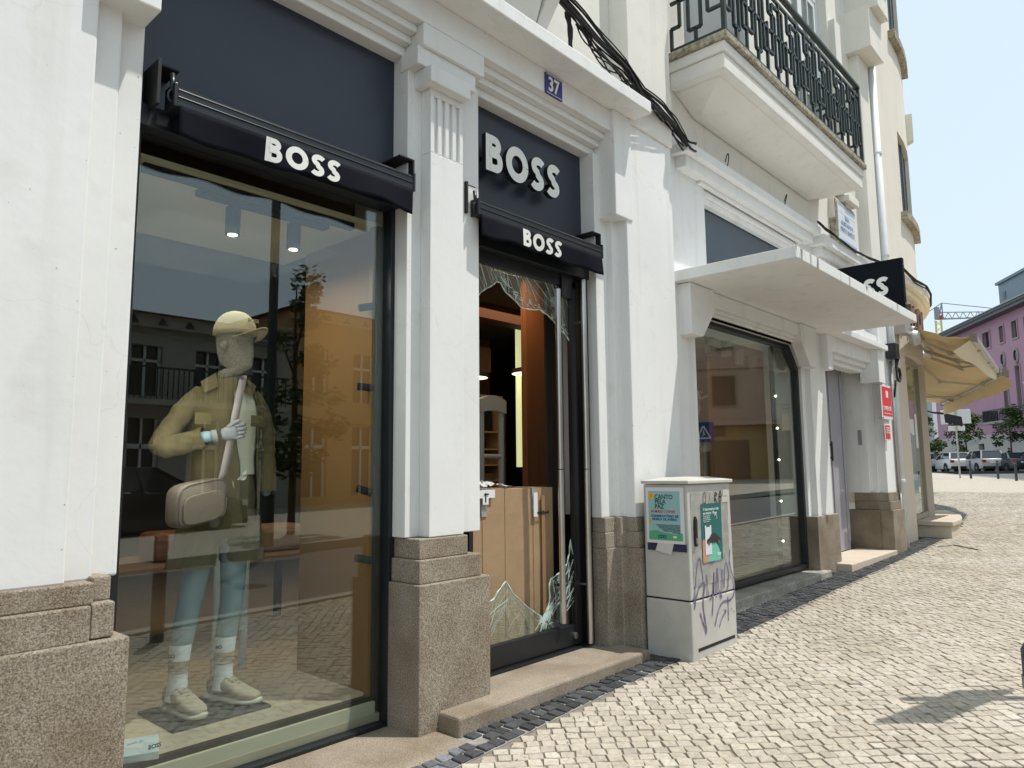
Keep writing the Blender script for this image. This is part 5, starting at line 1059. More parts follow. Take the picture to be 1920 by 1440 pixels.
CB('shop_frame',[(9.72,9.80,-.16,-.09,.44,2.98),(11.34,11.42,-.16,-.09,.44,2.98),(9.8,11.34,-.16,-.09,.44,.52),(9.8,11.34,-.16,-.09,2.9,2.98)],mat('taupe_frame',(.36,.31,.23),.5))
CB('pane',[(9.8,11.34,-.13,-.12,.52,2.9)],M['glass']); CB('shop_interior',[(9.72,11.42,-.48,-.44,.44,2.98)],cmat((.20,.17,.12),.8))
CB('window_sticker',[(10.0,10.5,-.119,-.118,1.75,2.0),(10.6,10.8,-.119,-.118,1.55,2.1)],M['signwhite'])
text('window_lettering','A T\nV',.22,(9.95,.212,1.62),M['windark'],cb_,bold=.004)
CB('door_step',[(10.15,13.2,-.3,.38,.36,.43)],M['sandstone'],bev=.012); CB('planter_base',[(10.2,13.1,-.3,.345,.05,.36)],M['sandstone'],bev=.01)
for s0,ch in ((9.60,'I'),(9.95,'M'),(10.35,'O'),(10.75,'I')):
    x,y=P2(s0,.05); a=0 if s0<S0 else (s0-S0)/RC; text('shop_letter',ch,.48,(x,y,3.42),cmat((.16,.10,.075),.6),cb_,bold=.02,depth=.05,sx=.7,rotm=Matrix.Rotation(a,4,'Z')@Matrix.Rotation(PI/2,4,'X'))
pts=[]
for s in (8.6,9.2,9.9,10.6,11.3,12.0,12.6): x,y=P2(s,.19); pts.append((x,y,4.13+.03*math.sin(s*3)))
cable_bundle('facade_cables','thin black cables running along the curved cornice of the cream building',pts,4,.010,.03,33)
# yellow folding-arm awnings
def cloth(c0,c1,c2,c3,nu=16,nv=10,sag=.05,seed=0):
    R=[]
    for j in range(nv+1):
        v=j/nv; row=[]
        for i in range(nu+1):
            u=i/nu; p=(c0.lerp(c1,u)).lerp(c3.lerp(c2,u),v); p=p+Vector((0,0,-sag*math.sin(PI*v)*(.6+.4*math.sin(PI*u))+.022*math.sin(u*15+v*6+seed)*math.sin(PI*v)+.012*math.sin(v*21+u*5)+.02*math.sin(u*31-v*3)*v*(1-v)*2)); row.append(p)
        R.append(row)
    return R
def arm_awning(label,w0,w1,f0,f1,val,seed,shade2):
    t=thing('patio_awning',label,'awning',tuple((Vector(w0)+Vector(w1))/2),'yellow awnings on the curved building'); w0,w1,f0,f1=map(Vector,(w0,w1,f0,f1))
    b=MB(); b.rings(cloth(w0,w1,f1,f0,seed=seed),closed=False); o=b.build('canvas',M['awnyellow'],t,smooth=True); md=o.modifiers.new('t','SOLIDIFY'); md.thickness=.003
    b=MB(); b.bar(f0,f1,.07,.09); b.build('front_bar',M['alu'],t,bevel=.01)
    b=MB(); d=(f1-f0).normalized(); b.obox(f0-d*.02,d*.02,(f0-w0).normalized()*.05,Vector((0,0,.06))); b.obox(f1+d*.02,d*.02,(f1-w1).normalized()*.05,Vector((0,0,.06))); b.build('end_cap',cmat((.22,.18,.16)),t)
    b=MB(); b.tube([w0+Vector((0,0,-.04)),w1+Vector((0,0,-.04))],.06,12); b.build('roller',M['alu'],t,smooth=True)
    for q,(fa,fb,fm) in enumerate(((.12,.25,.45),(.62,.80,.42),(.95,.62,.3))):
        a=w0.lerp(w1,fa)+Vector((0,0,-.12)); c_=f0.lerp(f1,fb)+Vector((0,0,-.05)); m_=a.lerp(c_,.5)+(w1-w0).normalized()*(.45 if q!=1 else -.4)+Vector((0,0,-.08))
        b=MB(); b.bar(a,m_,.035,.05); b.bar(m_,c_,.03,.04); b.obox(m_,(m_-a).normalized()*.05,(w1-w0).normalized()*.04,Vector((0,0,.045))); b.build('folding_arm',cmat((.55,.50,.42),.5),t,bevel=.006)
    b=MB(); R=[]
    for j in range(6):
        v=j/5; R.append([(f0+val[0]*v).lerp(f1+val[1]*v,i/20)+Vector((0,0,-.02*math.sin(i*.5)*v)) for i in range(21)])
    b.rings(R,closed=False); b.build('valance',shade2,t,smooth=True)
    return t
x,y=P2(9.55,.16); x2,y2=P2(12.3,.16)
arm_awning('near yellow folding arm awning with pale hanging valance over the curved shopfront',(x,y,3.33),(x2,y2,3.30),(9.43,-.86,3.05),(12.41,-.67,2.88),(Vector((-.25,.22,-.20)),Vector((0,.02,-.17))),1,M['awnwhite'])
x,y=P2(12.4,.16); x2,y2=P2(17.0,.16)
arm_awning('far yellow folding arm awning wrapping round the corner behind the near one',(x,y,3.32),(x2,y2,3.28),(12.73,-.74,2.86),(17.86,1.28,2.77),(Vector((.1,-.08,-.24)),Vector((0,0,-.28))),5,M['awnyellow'])
t=thing('wall_bracket','grey awning bracket with round motor housing at the near end of the yellow awning','awning bracket',(9.4,-.05,3.2))
b=MB(); b.box(9.2,9.5,-.06,.1,3.2,3.4); b.lathe((9.42,-.12,3.14),[(0,-.06),(.10,-.06),(.12,0),(.10,.06),(0,.06)],20,axis='y'); b.build('housing',M['alu'],t,bevel=.01)
t=thing('black_parasol','black cafe awning hanging behind the yellow ones at the corner','awning',(22,2.2,2.5))
b=MB(); b.rings(cloth(Vector((20.6,3.4,3.15)),Vector((23.2,3.4,3.15)),Vector((23.6,1.95,2.75)),Vector((21.2,1.95,2.75))),closed=False); b.rings([[ (21.2+.1*i*2.4,1.95,2.75) for i in range(11)],[(21.2+.1*i*2.4,1.93,2.45+.03*math.sin(i*2)) for i in range(11)]],closed=False); b.build('canvas',M['fabric'],t,smooth=True)
# ------------------------------------------------------------------ far end of the street: pink building, crane, cars, trees
A31=math.radians(31); ux,uy=math.cos(A31),math.sin(A31)
pk=thing('pink_building','long pink building with stone framed windows, tall arched windows and a pale ground floor','building',(80.96,10.2,.9))
def PP(s,z,o=0): # along its street face; o = out towards the street
    return Vector((80.96+ux*s-uy*o,10.2+uy*s+ux*o,z))
def pbox(mb,s0,s1,z0,z1,o0,o1,mi=0): mb.obox((PP(s0,z0,o0)+PP(s1,z1,o1))/2,Vector((ux,uy,0))*(s1-s0)/2,Vector((-uy,ux,0))*(o1-o0)/2,Vector((0,0,(z1-z0)/2)),mi)
def PB(name,boxes,m,par=pk,bev=0): mb=MB(); [pbox(mb,*b) for b in boxes]; return mb.build(name,m,par,bevel=bev)
# storeys split round the openings so that the windows sit back in the wall
sw=[(-14.2,-13.2),(-11.9,-10.9),(-9.6,-8.6),(-7.3,-6.35),(-4.75,-3.95),(-1.9,-.4),(1.6,2.4),(4.6,5.4),(8,8.8)]
def band(z0,z1,ops,prev=-24,end=13): 
    out=[]
    for a,b in ops: out.append((prev,a,z0,z1,-12,0)); prev=b
    return out+[(prev,end,z0,z1,-12,0)]
bx=[(-24,13,14.1,15.0,-12,0)]+band(12.5,14.0,sw)+[(-24,13,14.0,14.1,-12,0),(-24,13,10.0,12.5,-12,0)]
talls=[(-16.8,-16.0),(-14.2,-13.4),(-11.9,-11.1),(-9.4,-8.6),(-7.1,-6.3),(-4.6,-3.8)]
bx+=band(6.1,9.9,talls)+[(-24,13,9.9,10.0,-12,0)]+band(5.35,6.1,[(-.95,5.4)])+[(-24,13,4.1,5.35,-12,0)]
PB('wall',bx,M['pink']); PB('ground_floor_wall',[(-24,1.3,.5,4.1,-12,.02),(2.6,6.2,.5,4.1,-12,.02),(7.4,13,.5,4.1,-12,.02),(1.3,7.4,3.3,4.1,-12,.02)],M['paleblock'])
PB('eaves',[(-24.5,13.4,14.95,15.25,-1,.9),(-24.5,13.4,15.25,15.5,-12,1.0)],M['roofdark']); PB('gutter',[(-24.5,13.4,15.5,15.56,.8,1.1)],cmat((.5,.5,.52)))
def pwin(a,b,z0,z1,bars=1):
    f=PB('window',[(a-.15,a,z0-.15,z1+.15,-.1,.08),(b,b+.15,z0-.15,z1+.15,-.1,.08),(a,b,z1,z1+.15,-.1,.08),(a,b,z0-.15,z0,-.1,.08)],M['winframe']); PB('pane',[(a,b,z0,z1,-.3,-.25)],M['windark'],f)
    fb=[((a+b)/2-.03,(a+b)/2+.03,z0,z1,-.25,-.2)]; PB('glazing_bar',fb,M['winframe'],f)
for a,b in sw: pwin(a,b,12.5,14.0)
for a,b in talls: pwin(a,b,6.1,9.9); 
f=PB('window',[(-1.1,-.95,5.2,6.25,-.1,.08),(5.4,5.55,5.2,6.25,-.1,.08),(-.95,5.4,6.1,6.25,-.1,.08),(-.95,5.4,5.2,5.35,-.1,.08)],M['winframe']); PB('pane',[(-.95,5.4,5.35,6.1,-.4,-.35)],M['windark'],f); PB('mullion',[(.35+k*1.3,.75+k*1.3,5.35,6.1,-.35,0) for k in range(4)],cmat((.45,.42,.36)),f)
for a,b in talls:
    c_=(a+b)/2; o=None; mb=MB(); n=20
    for r0,r1,o0,o1,mi in ((.0,.34,.01,.03,1),(.34,.48,.0,.12,0)):
        R=[[PP(c_+r0*math.cos(2*PI*k/n),10.9+1.5*r0*math.sin(2*PI*k/n),o1) for k in range(n)],[PP(c_+r1*math.cos(2*PI*k/n),10.9+1.5*r1*math.sin(2*PI*k/n),o1) for k in range(n)],[PP(c_+r1*math.cos(2*PI*k/n),10.9+1.5*r1*math.sin(2*PI*k/n),0) for k in range(n)]]
        mb.rings(R,mi,cap=False)
    mb.build('oval_window',[M['winframe'],M['windark']],pk); PB('keystone',[(c_-.35,c_+.35,9.95,10.15,0,.25),(c_-.15,c_+.15,10.15,10.45,0,.2)],M['winframe'])
bb=PB('balcony',[(-18,-2.0,4.95,5.2,0,1.3)],M['winframe'],bev=.03); PB('railing',[(-18,-2.0,6.2,6.28,1.2,1.28),(-2.08,-2.0,5.2,6.28,0,1.28)]+[(-18+k*.28,-17.94+k*.28,5.2,6.2,1.22,1.26) for k in range(57)],M['black'],bb)
PB('door',[(1.3,2.6,.5,3.3,-.5,-.4),(6.2,7.4,.5,3.3,-.5,-.4)],M['windark']); text('wall_lettering','M',.9,tuple(PP(3.2,1.7,.06)),M['black'],pk,rotm=Matrix.Rotation(A31+PI,4,'Z')@Matrix.Rotation(PI/2,4,'X'),bold=.02)
PB('wall_lettering',[(-.6-k*.36,-.35-k*.36,2.35,2.65,.02,.07) for k in range(5)],M['black'])
rb=PB('rooftop_block',[(-14,-1.2,15.5,18.6,-9,-1.4)],M['bluegrey']); PB('rooftop_cornice',[(-14.2,-1.0,18.6,18.85,-9.2,-1.2)],M['bluegrey']); PB('rooftop_window',[(-2.6,-2.0,17.0,17.7,-1.42,-1.36)],M['windark'])
mb=MB(); c_=PP(-1.2,17.3,-3); mb.obox(c_,Vector((ux,uy,0))*.02,Vector((uy,-ux,0))*.45,Vector((0,0,.4))); mb.build('rooftop_window',M['windark'],pk)
# grey-blue glazed building at the end of the street
gbd=thing('glass_building','pale grey building with dark glazing half hidden behind the far sign','building',(104,22,1)); B('wall',[(100,118,19,40,.8,9.5)],cmat((.50,.52,.53)),gbd,0); B('glazing',[(99.95,100,19.6+k*2,21.2+k*2,1.2,8.6) for k in range(8)],M['windark'],gbd,0)
cr_=thing('tower_crane','distant tower crane with red and grey lattice jib above the pink building','crane',(132.5,24,1))
b=MB(); p=Vector((132.4,24.0,0))
for dx,dy in ((-.4,-.4),(.4,-.4),(.4,.4),(-.4,.4)): b.bar(p+Vector((dx,dy,1)),p+Vector((dx,dy,25)),.12,.12)
for k in range(24): b.bar(p+Vector((-.4,-.4,1+k)),p+Vector((.4,.4,2+k)),.06,.06); b.bar(p+Vector((.4,-.4,2+k)),p+Vector((-.4,.4,1+k)),.06,.06)
b.build('tower',M['craney'],cr_)
j0=Vector((132.3,24.1,25.2)); j1=Vector((140.8,15.0,25.6)); b=MB(); up_=Vector((0,0,1.15))
b.bar(j0,j1,.22,.22); b.bar(j0+up_,j1+up_*.7,.13,.13)
for k in range(10): a=j0.lerp(j1,k/10); c_=j0.lerp(j1,(k+.5)/10)+up_*.93; d_=j0.lerp(j1,(k+1)/10); b.bar(a,c_,.08,.08); b.bar(c_,d_,.08,.08)
b.build('jib',M['craneg'],cr_)
b=MB(); b.obox(j0+Vector((.2,-.2,.3)),(.35,0,0),(0,.6,0),(0,0,.28)); b.obox(j0.lerp(j1,.78)+Vector((0,0,.5)),(.5,0,0),(0,.5,0),(0,0,.25)); b.build('machinery',M['craner'],cr_)
b=MB(); t0=Vector((132.75,23.4,27.9)); b.bar(Vector((132.5,23.9,25.5)),t0,.16,.16); b.bar(Vector((132.9,23.4,25.5)),t0,.16,.16); b.obox((132.3,24.1,26.2),(.3,0,0),(0,.35,0),(0,0,1.0)); b.tube([t0,j0.lerp(j1,.8)+Vector((0,0,1.4))],.07,5); b.tube([t0,Vector((130.9,26.0,25.8))],.08,5); b.build('apex_frame',M['craneg'],cr_)
# trees ---------------------------------------------------------------
def leafcrown(mb,c_,R,H,n,size,seed,dens=None,gr=((.045,.085,.022),(.085,.14,.035))):
    rnd=random.Random(seed); cl=[]
    for k in range(max(7,int(n/90))):
        z=rnd.random(); w=R*(1-.62*z)*(.45+.55*rnd.random()); a=rnd.uniform(0,2*PI); cl.append((Vector((w*math.cos(a),w*math.sin(a),H*(z-.5)*.95)),R*rnd.uniform(.20,.38)))
    for i in range(n):
        cc,cr2=rnd.choice(cl); d=Vector((rnd.gauss(0,1),rnd.gauss(0,1),rnd.gauss(0,.55))).normalized()*cr2*rnd.random()**.4; p=c_+cc+d
        ax_=Vector((rnd.uniform(-1,1),rnd.uniform(-1,1),rnd.uniform(-.4,.4))).normalized(); ay_=ax_.cross(Vector((rnd.uniform(-1,1),rnd.uniform(-1,1),rnd.uniform(.2,1)))).normalized(); s=size*rnd.uniform(.6,1.3); t=rnd.random(); k=rnd.uniform(.7,1.25)
        colr=tuple((gr[0][q]+(gr[1][q]-gr[0][q])*t)*k for q in range(3))
        mb.add([p-ax_*s,p-ay_*s*.5,p+ax_*s,p+ay_*s*.5],[(0,1,2,3)],0,colr)
    return cl
def tree(x,y,z,h,R,n,label,seed,size=.10,group='young street trees',trunk=.07,low=.32):
    t=thing('street_tree',label,'tree',(x,y,z),group); b=MB(); c_=Vector((x,y,z+h*(low+(1-low)/2))); cl=leafcrown(b,c_,R,h*(1-low),n,size,seed); b.build('crown',M['leaf'],t)
    b=MB(); b.tube([(x,y,z-.1),(x+.03,y,z+h*.4),(x-.02,y+.02,z+h*.7),(x,y,z+h*.93)],[trunk,trunk*.75,trunk*.45,trunk*.15],8)
    for cc,_ in cl[:9]: b.tube([(x,y,z+h*.4+(cc.z+h*.3)*.45),tuple(c_+cc)],[trunk*.35,trunk*.12],5)
    b.build('trunk',M['bark'],t); return t
tree(63.5,12.0,.9,4.6,1.5,1500,'leafy green street tree at the far left, half hidden by the cream building',1,.13)
tree(65.0,9.35,.9,4.3,1.65,1700,'green street tree with layered branches standing behind the white hatchback',2,.13)
tree(67.6,6.72,.95,4.9,1.6,1800,'tall green street tree in front of the pink building balcony',3,.13)
tree(62.0,13.6,.9,4.2,1.4,1200,'small green street tree behind the far black awning',4,.13)
# cars ------------------------------------------------------------------
def car(name,label,x,y,z,heading,paint,L_=4.2,Wd=1.76,H_=1.48,style='hatch'):
    t=thing(name,label,'car',(0,0,0),'cars parked along the far kerb' if x>50 else None); 
    hw=Wd/2
    # body lofted from cross sections along its length (x = forward)
    def sect(xx,zb,zt,w,tum=.0): return [(xx,-w,zb),(xx,-w*1.0,zb+(zt-zb)*.55),(xx,-w*(1-tum),zt),(xx,w*(1-tum),zt),(xx,w,zb+(zt-zb)*.55),(xx,w,zb)]
    if style=='sedan': pf=[(-L_/2,.45,.86,.80),(-L_/2+.08,.26,.98,.90),(-L_/2+.7,.22,1.0,1.0),(0,.20,.96,1.0),(L_/2-1.2,.22,.93,1.0),(L_/2-.3,.26,.80,.94),(L_/2,.40,.66,.78)]
    else: pf=[(-L_/2,.45,.88,.86),(-L_/2+.06,.26,1.0,.93),(-L_/2+.6,.22,1.02,1.0),(0,.20,.98,1.0),(L_/2-1.1,.22,.95,1.0),(L_/2-.25,.26,.80,.94),(L_/2,.40,.66,.78)]
    b=MB(); b.rings([sect(a,c1,c2,hw*w,.08) for a,c1,c2,w in pf]); body=b.build('body',paint,t,bevel=.05,smooth=True)
    gh=[(-L_/2+.10,.02,.76),(-L_/2+.45,1,.70),(L_/2-2.0,1,.70),(L_/2-1.15,.02,.80)] if style!='sedan' else [(-L_/2+.55,.02,.78),(-L_/2+1.15,1,.68),(L_/2-2.1,1,.68),(L_/2-1.2,.02,.80)]
    zb=.96; b=MB(); b.rings([[(a,-hw*.90,zb-.03),(a,-hw*w,zb+(H_-zb-.03)*k),(a,hw*w,zb+(H_-zb-.03)*k),(a,hw*.90,zb-.03)] for a,k,w in gh]); b.build('glazing',M['carglass'],t,bevel=.03)
    b=MB(); b.box(gh[1][0]-.05,gh[2][0]+.08,-hw*.69,hw*.69,H_-.045,H_); b.build('roof',paint,t,bevel=.03)
    b=MB()
    for s in (-1,1):
        for (a0,k0,w0),(a1,k1,w1) in zip(gh[:-1],gh[1:]):
            if abs(k0-k1)>.5: b.bar((a0,s*hw*(.89 if k0<.5 else w0),zb+(H_-zb-.02)*k0),(a1,s*hw*(.89 if k1<.5 else w1),zb+(H_-zb-.02)*k1),.09,.05)
        b.bar((-.15,s*hw*.90,zb),(-.25,s*hw*.70,H_-.03),.07,.04)
    b.build('pillar',paint,t)
    for xx in (-L_/2+.80,L_/2-.85):
        for s in (-1,1):
            b=MB(); b.lathe((xx,s*(hw-.10),.32),[(0,-.10),(.24,-.11),(.32,-.08),(.32,.08),(.24,.11),(0,.10)],22,axis='y'); w=b.build('wheel',M['tyre'],t,smooth=False); b=MB(); b.lathe((xx,s*(hw-.10),.32),[(0,-.122),(.19,-.115),(.19,.115),(0,.122)],14,axis='y'); b.build('rim',M['rim'],w)
            b=MB(); b.lathe((xx,s*(hw-.07),.33),[(0,-.088),(.38,-.088),(.38,.088),(0,.088)],22,axis='y'); b.build('wheel_arch',M['blackmatt'],t)
    for s in (-1,1):
        b=MB(); b.obox((-L_/2+.03,s*hw*.74,.82),(.05,0,0),(0,.14,0),(0,0,.10)); b.build('tail_light',cmat((.35,.01,.01),.2),t,bevel=.02)
        b=MB(); b.obox((L_/2-.10,s*hw*.68,.70),(.07,0,0),(0,.16,0),(0,0,.06)); b.build('headlight',cmat((.7,.72,.75),.1),t,bevel=.02)
        b=MB(); b.obox((L_/2-1.35,s*(hw+.07),.99),(.06,0,0),(0,.09,0),(0,0,.06)); b.build('wing_mirror',paint,t,bevel=.02)
    b=MB(); b.obox((-L_/2-.01,0,.72),(.01,0,0),(0,.26,0),(0,0,.055)); b.build('number_plate',M['signwhite'],t)
    b=MB(); b.box(-L_/2-.02,-L_/2+.2,-hw*.85,hw*.85,.25,.44); b.box(L_/2-.2,L_/2+.01,-hw*.8,hw*.8,.25,.42); b.build('bumper',M['blackmatt'],t,bevel=.03)
    t.location=(x,y,z); t.rotation_euler=(0,0,heading); return t
cp_=lambda c,r=.25: mat('car_paint',c,r,spec=.7)
hd_ang=A31
X0,Y0=62.5,10.0
def park(k): return 58.4+ux*5.0*k+0, 4.9+uy*5.0*k
for nm,lb,(px_,py_),pt,st,H_ in (
 ('parked_car','dark blue-grey saloon car parked at the right edge of the far row',(60.9,4.55),cp_((.025,.035,.045)),'sedan',1.45),
 ('parked_car','dark grey saloon car with red rear light beside the person, second from the right',(61.9,6.05),cp_((.035,.05,.055)),'sedan',1.42),
 ('parked_car','silver crossover car in the middle of the far parked row',(62.6,8.0),cp_((.42,.43,.44),.3),'hatch',1.62),
 ('parked_car','white hatchback parked left of the silver crossover',(64.2,10.35),cp_((.72,.72,.72),.3),'hatch',1.5),
 ('parked_car','pale silver hatchback at the left end of the far parked row',(66.5,12.6),cp_((.55,.55,.55),.3),'hatch',1.5)):
    car(nm,lb,px_,py_,g(px_)-.12,hd_ang,pt,style=st,H_=H_)
p_=thing('person','person in dark clothes standing behind the dark parked cars at the far right','person',(66.7,6.75,.85))
x,y,z=66.7,6.75,g(66.7)-.1
skin('body',[(x,y,z+.95,.14),(x+.1,y-.08,z+.5,.08),(x+.1,y-.08,z+.08,.055),(x-.1,y+.08,z+.5,.08),(x-.1,y+.08,z+.08,.055),(x,y,z+1.25,.15),(x,y,z+1.45,.13),(x,y,z+1.56,.06),(x,y,z+1.68,.10),(x+.14,y-.17,z+1.42,.06),(x+.18,y-.2,z+1.12,.05),(x+.15,y-.16,z+.88,.04),(x-.14,y+.17,z+1.42,.06),(x-.18,y+.2,z+1.12,.05),(x-.15,y+.16,z+.88,.04)],[(0,1),(1,2),(0,3),(3,4),(0,5),(5,6),(6,7),(7,8),(6,9),(9,10),(10,11),(6,12),(12,13),(13,14)],cmat((.02,.02,.025),.9),p_)
b=MB(); b.lathe((x,y,z+1.66),[(0,-.12),(.06,-.10),(.085,-.02),(.09,.04),(.075,.10),(.0,.135)],14); b.build('head',cmat((.42,.26,.18),.7),p_,smooth=True)
b=MB(); b.lathe((x,y,z+1.70),[(.097,0),(.09,.06),(.05,.1),(0,.11)],14); b.build('hair',cmat((.03,.02,.015),.8),p_,smooth=True)
# low dark wall between road and parking
lw=thing('low_wall','long low dark wall running along the far side of the road below the parked cars','wall',(50,5,.7)); b=MB(); q0=Vector((52.5,12,0)); q1=Vector((57.5,2.2,0)); q1=Vector((61,-3,0)); b.obox((q0+q1)/2+Vector((0,0,.60)),(q1-q0)/2,(q1-q0).normalized().cross(Vector((0,0,1)))*.15,(0,0,.22)); b.build('wall',cmat((.035,.035,.038),.8),lw); 
# bollards
def bollard(x,y,z,r=.05,h=.82):
    t=thing('bollard','dark grey steel bollard at the pavement edge beside the street sign','bollard',(0,0,0),'steel bollards along the pavement edge')
    b=MB(); b.lathe((0,0,0),[(0,-.1),(r,-.1),(r,h-.02),(r*.8,h),(0,h)],20); b.build('post',cmat((.045,.048,.055),.45),t,smooth=False,bevel=.002); b=MB(); b.lathe((0,0,h*.86),[(r,0),(r+.003,0),(r+.003,.03),(r,.03)],20); b.build('ring',cmat((.2,.2,.21),.4),t)
    t.location=(x,y,z); return t
b0=bollard(36.9,4.2,g(36.9)); bl_lab=['dark grey steel bollard just right of the street sign, leftmost of the far three','dark grey steel bollard in the middle of the far three','dark grey steel bollard at the right end of the far three']
b0['label']=bl_lab[0]
for i,(x,y) in enumerate(((36.3,3.05),(33.6,2.02))):
    c_=copy_tree(b0); c_.location=(x,y,g(x)); c_['label']=bl_lab[i+1]
c_=copy_tree(b0); c_.location=(.004,-2.494,-.01); c_['label']='dark grey steel bollard at the very right edge, close to the camera'
sg=thing('street_sign','back of a white rectangular street sign on a grey pole at the far pavement edge','traffic sign',(37.5,4.75,.6))
v=Vector((37.5,4.75,0)); dirn=Vector((.15,-1,0)).normalized(); b=MB(); b.tube([v+Vector((0,0,.4)),v+Vector((0,0,4.1))],.04,10); b.build('pole',M['alu'],sg); b=MB(); b.obox(v+Vector((.06,0,3.55)),dirn*.62,dirn.cross(Vector((0,0,1)))*.015,(0,0,.34)); b.obox(v+Vector((.06,0,3.0)),dirn*.35,dirn.cross(Vector((0,0,1)))*.015,(0,0,.12)); b.build('plate',cmat((.62,.65,.66),.5),sg,bevel=.01)
sp=thing('street_lamp','grey street lamp with a flat head in front of the pink building','street lamp',(35.2,1.0,.6)); b=MB(); b.tube([(35.6,.9,.4),(35.6,.9,4.7)],.06,10); b.build('pole',M['alu'],sp); b=MB(); b.bar((35.6,.9,4.7),(35.0,1.65,4.72),.14,.06); b.build('lamp_head',M['alu'],sp,bevel=.02)
# added off-frame plate, stands in for the unknown caster of the paving shadow
ks=thing('shadow_plate','added off-frame plate on a slim post by the kerb, put there to shade the light paving','traffic sign',(2.72,-2.47,0))
b=MB(); b.tube([(2.72,-2.47,.0),(2.72,-2.47,2.6)],.035,12); b.build('post',M['alu'],ks); b=MB(); b.obox((2.66,-2.56,2.3),Vector((.40,-.10,0)),Vector((.003,.012,0)),(0,0,.36)); b.build('plate',M['signwhite'],ks,bevel=.01)
# ------------------------------------------------------------------ the far side of the street, seen mirrored in the panes
def house(name,label,x0,x1,y,ze,zr,wallm,seed,balc=True,ybk=-12,floors=((3.4,5.0),),ground=True):
    t=thing(name,label,'house',((x0+x1)/2,y,g(x0)))
    g0=g(x0)-.1; nb=max(2,int((x1-x0)/1.6)); st=(x1-x0)/nb; bx=[]
    lv=[(g0,g0+.35,False),(g0+.35,2.75,ground),(2.75,floors[0][0],False)]
    for i,(a,b_) in enumerate(floors): lv.append((a,b_,True)); lv.append((b_,floors[i+1][0] if i+1<len(floors) else ze,False))
    for a,b_,op in lv:
        if not op: bx.append((x0,x1,y-8,y,a,b_))
        else:
            for k in range(nb): bx.append((x0+k*st,x0+k*st+st*.26,y-8,y,a,b_)); bx.append((x0+(k+1)*st-st*.26,x0+(k+1)*st,y-8,y,a,b_)); bx.append((x0+k*st+st*.26,x0+(k+1)*st-st*.26,y-8,y-.3,a,b_))
    B('wall',bx,wallm,t,0); B('cornice',[(x0-.1,x1+.1,y,y+.35,ze-.35,ze),(x0,x1,y,y+.12,2.85,3.05)],wallm,t,0)
    b=MB(); ym=y-4; hip=2.2
    V_=[(x0-.3,y+.6,ze),(x1+.3,y+.6,ze),(x1+.3,y-8.3,ze),(x0-.3,y-8.3,ze),(x0+hip,ym,zr),(x1-hip,ym,zr)]
    b.add(V_,[(0,1,5,4),(1,2,5),(2,3,4,5),(3,0,4),(3,2,1,0)]); b.build('roof',M['roof'],t)
    for a,b_,op in lv:
        if op:
            for k in range(nb):
                u0,u1=x0+k*st+st*.26,x0+(k+1)*st-st*.26; f=B('window',[(u0,u0+.07,y-.2,y-.14,a,b_),(u1-.07,u1,y-.2,y-.14,a,b_),((u0+u1)/2-.03,(u0+u1)/2+.03,y-.2,y-.14,a,b_),(u0,u1,y-.2,y-.14,a+(b_-a)*.68,a+(b_-a)*.73)],M['white2'],t,0); B('pane',[(u0,u1,y-.26,y-.24,a,b_)],M['windark'],f,0)
    b=MB(); 
    for k in range(int((x1-x0)/.75)):
        xx=x0+.4+k*.75; b.add([(xx-.16,y+.355,ze-.28),(xx+.16,y+.355,ze-.28),(xx,y+.355,ze-.06)],[(0,1,2)])
    b.build('cornice_openings',M['windark'],t)
    if balc:
        B('balcony',[(x0+.5,x1-.5,y,y+.8,3.05,3.2)],wallm,t,0); b=MB(); b.bar((x0+.5,y+.76,4.05),(x1-.5,y+.76,4.05),.05,.05)
        xx=x0+.5
        while xx<x1-.5: b.bar((xx,y+.76,3.2),(xx,y+.76,4.05),.025,.025,up=(1,0,0)); xx+=.14
        b.build('railing',M['iron'],t)
    return t
house('town_house','low grey tiled-roof town house with balcony mirrored in the display window',-6,9.8,-17.2,5.55,6.35,M['greywall'],1,floors=((3.35,4.75),))
house('town_house','taller ochre tiled-roof town house mirrored beside the tree in the display window',9.9,19.5,-17.4,6.5,7.6,M['ochrewall'],2,False,floors=((3.6,5.3),))
dg=thing('apartment_block','salmon apartment block with balconies and a snack bar, mirrored in the second window','building',(33,-15,.5))
ex=Vector((.45,.893,0)).normalized(); ey=Vector((-.893,.45,0)).normalized()   # ex along its face, ey out of it
o0=Vector((33.5,-16.5,0))
def DB(name,boxes,m,par=dg):
    mb=MB()
    for (s0,s1,d0,d1,z0,z1) in boxes: mb.obox(o0+ex*(s0+s1)/2+ey*(d0+d1)/2+Vector((0,0,(z0+z1)/2)),ex*(s1-s0)/2,ey*(d1-d0)/2,(0,0,(z1-z0)/2))
    return mb.build(name,m,par)
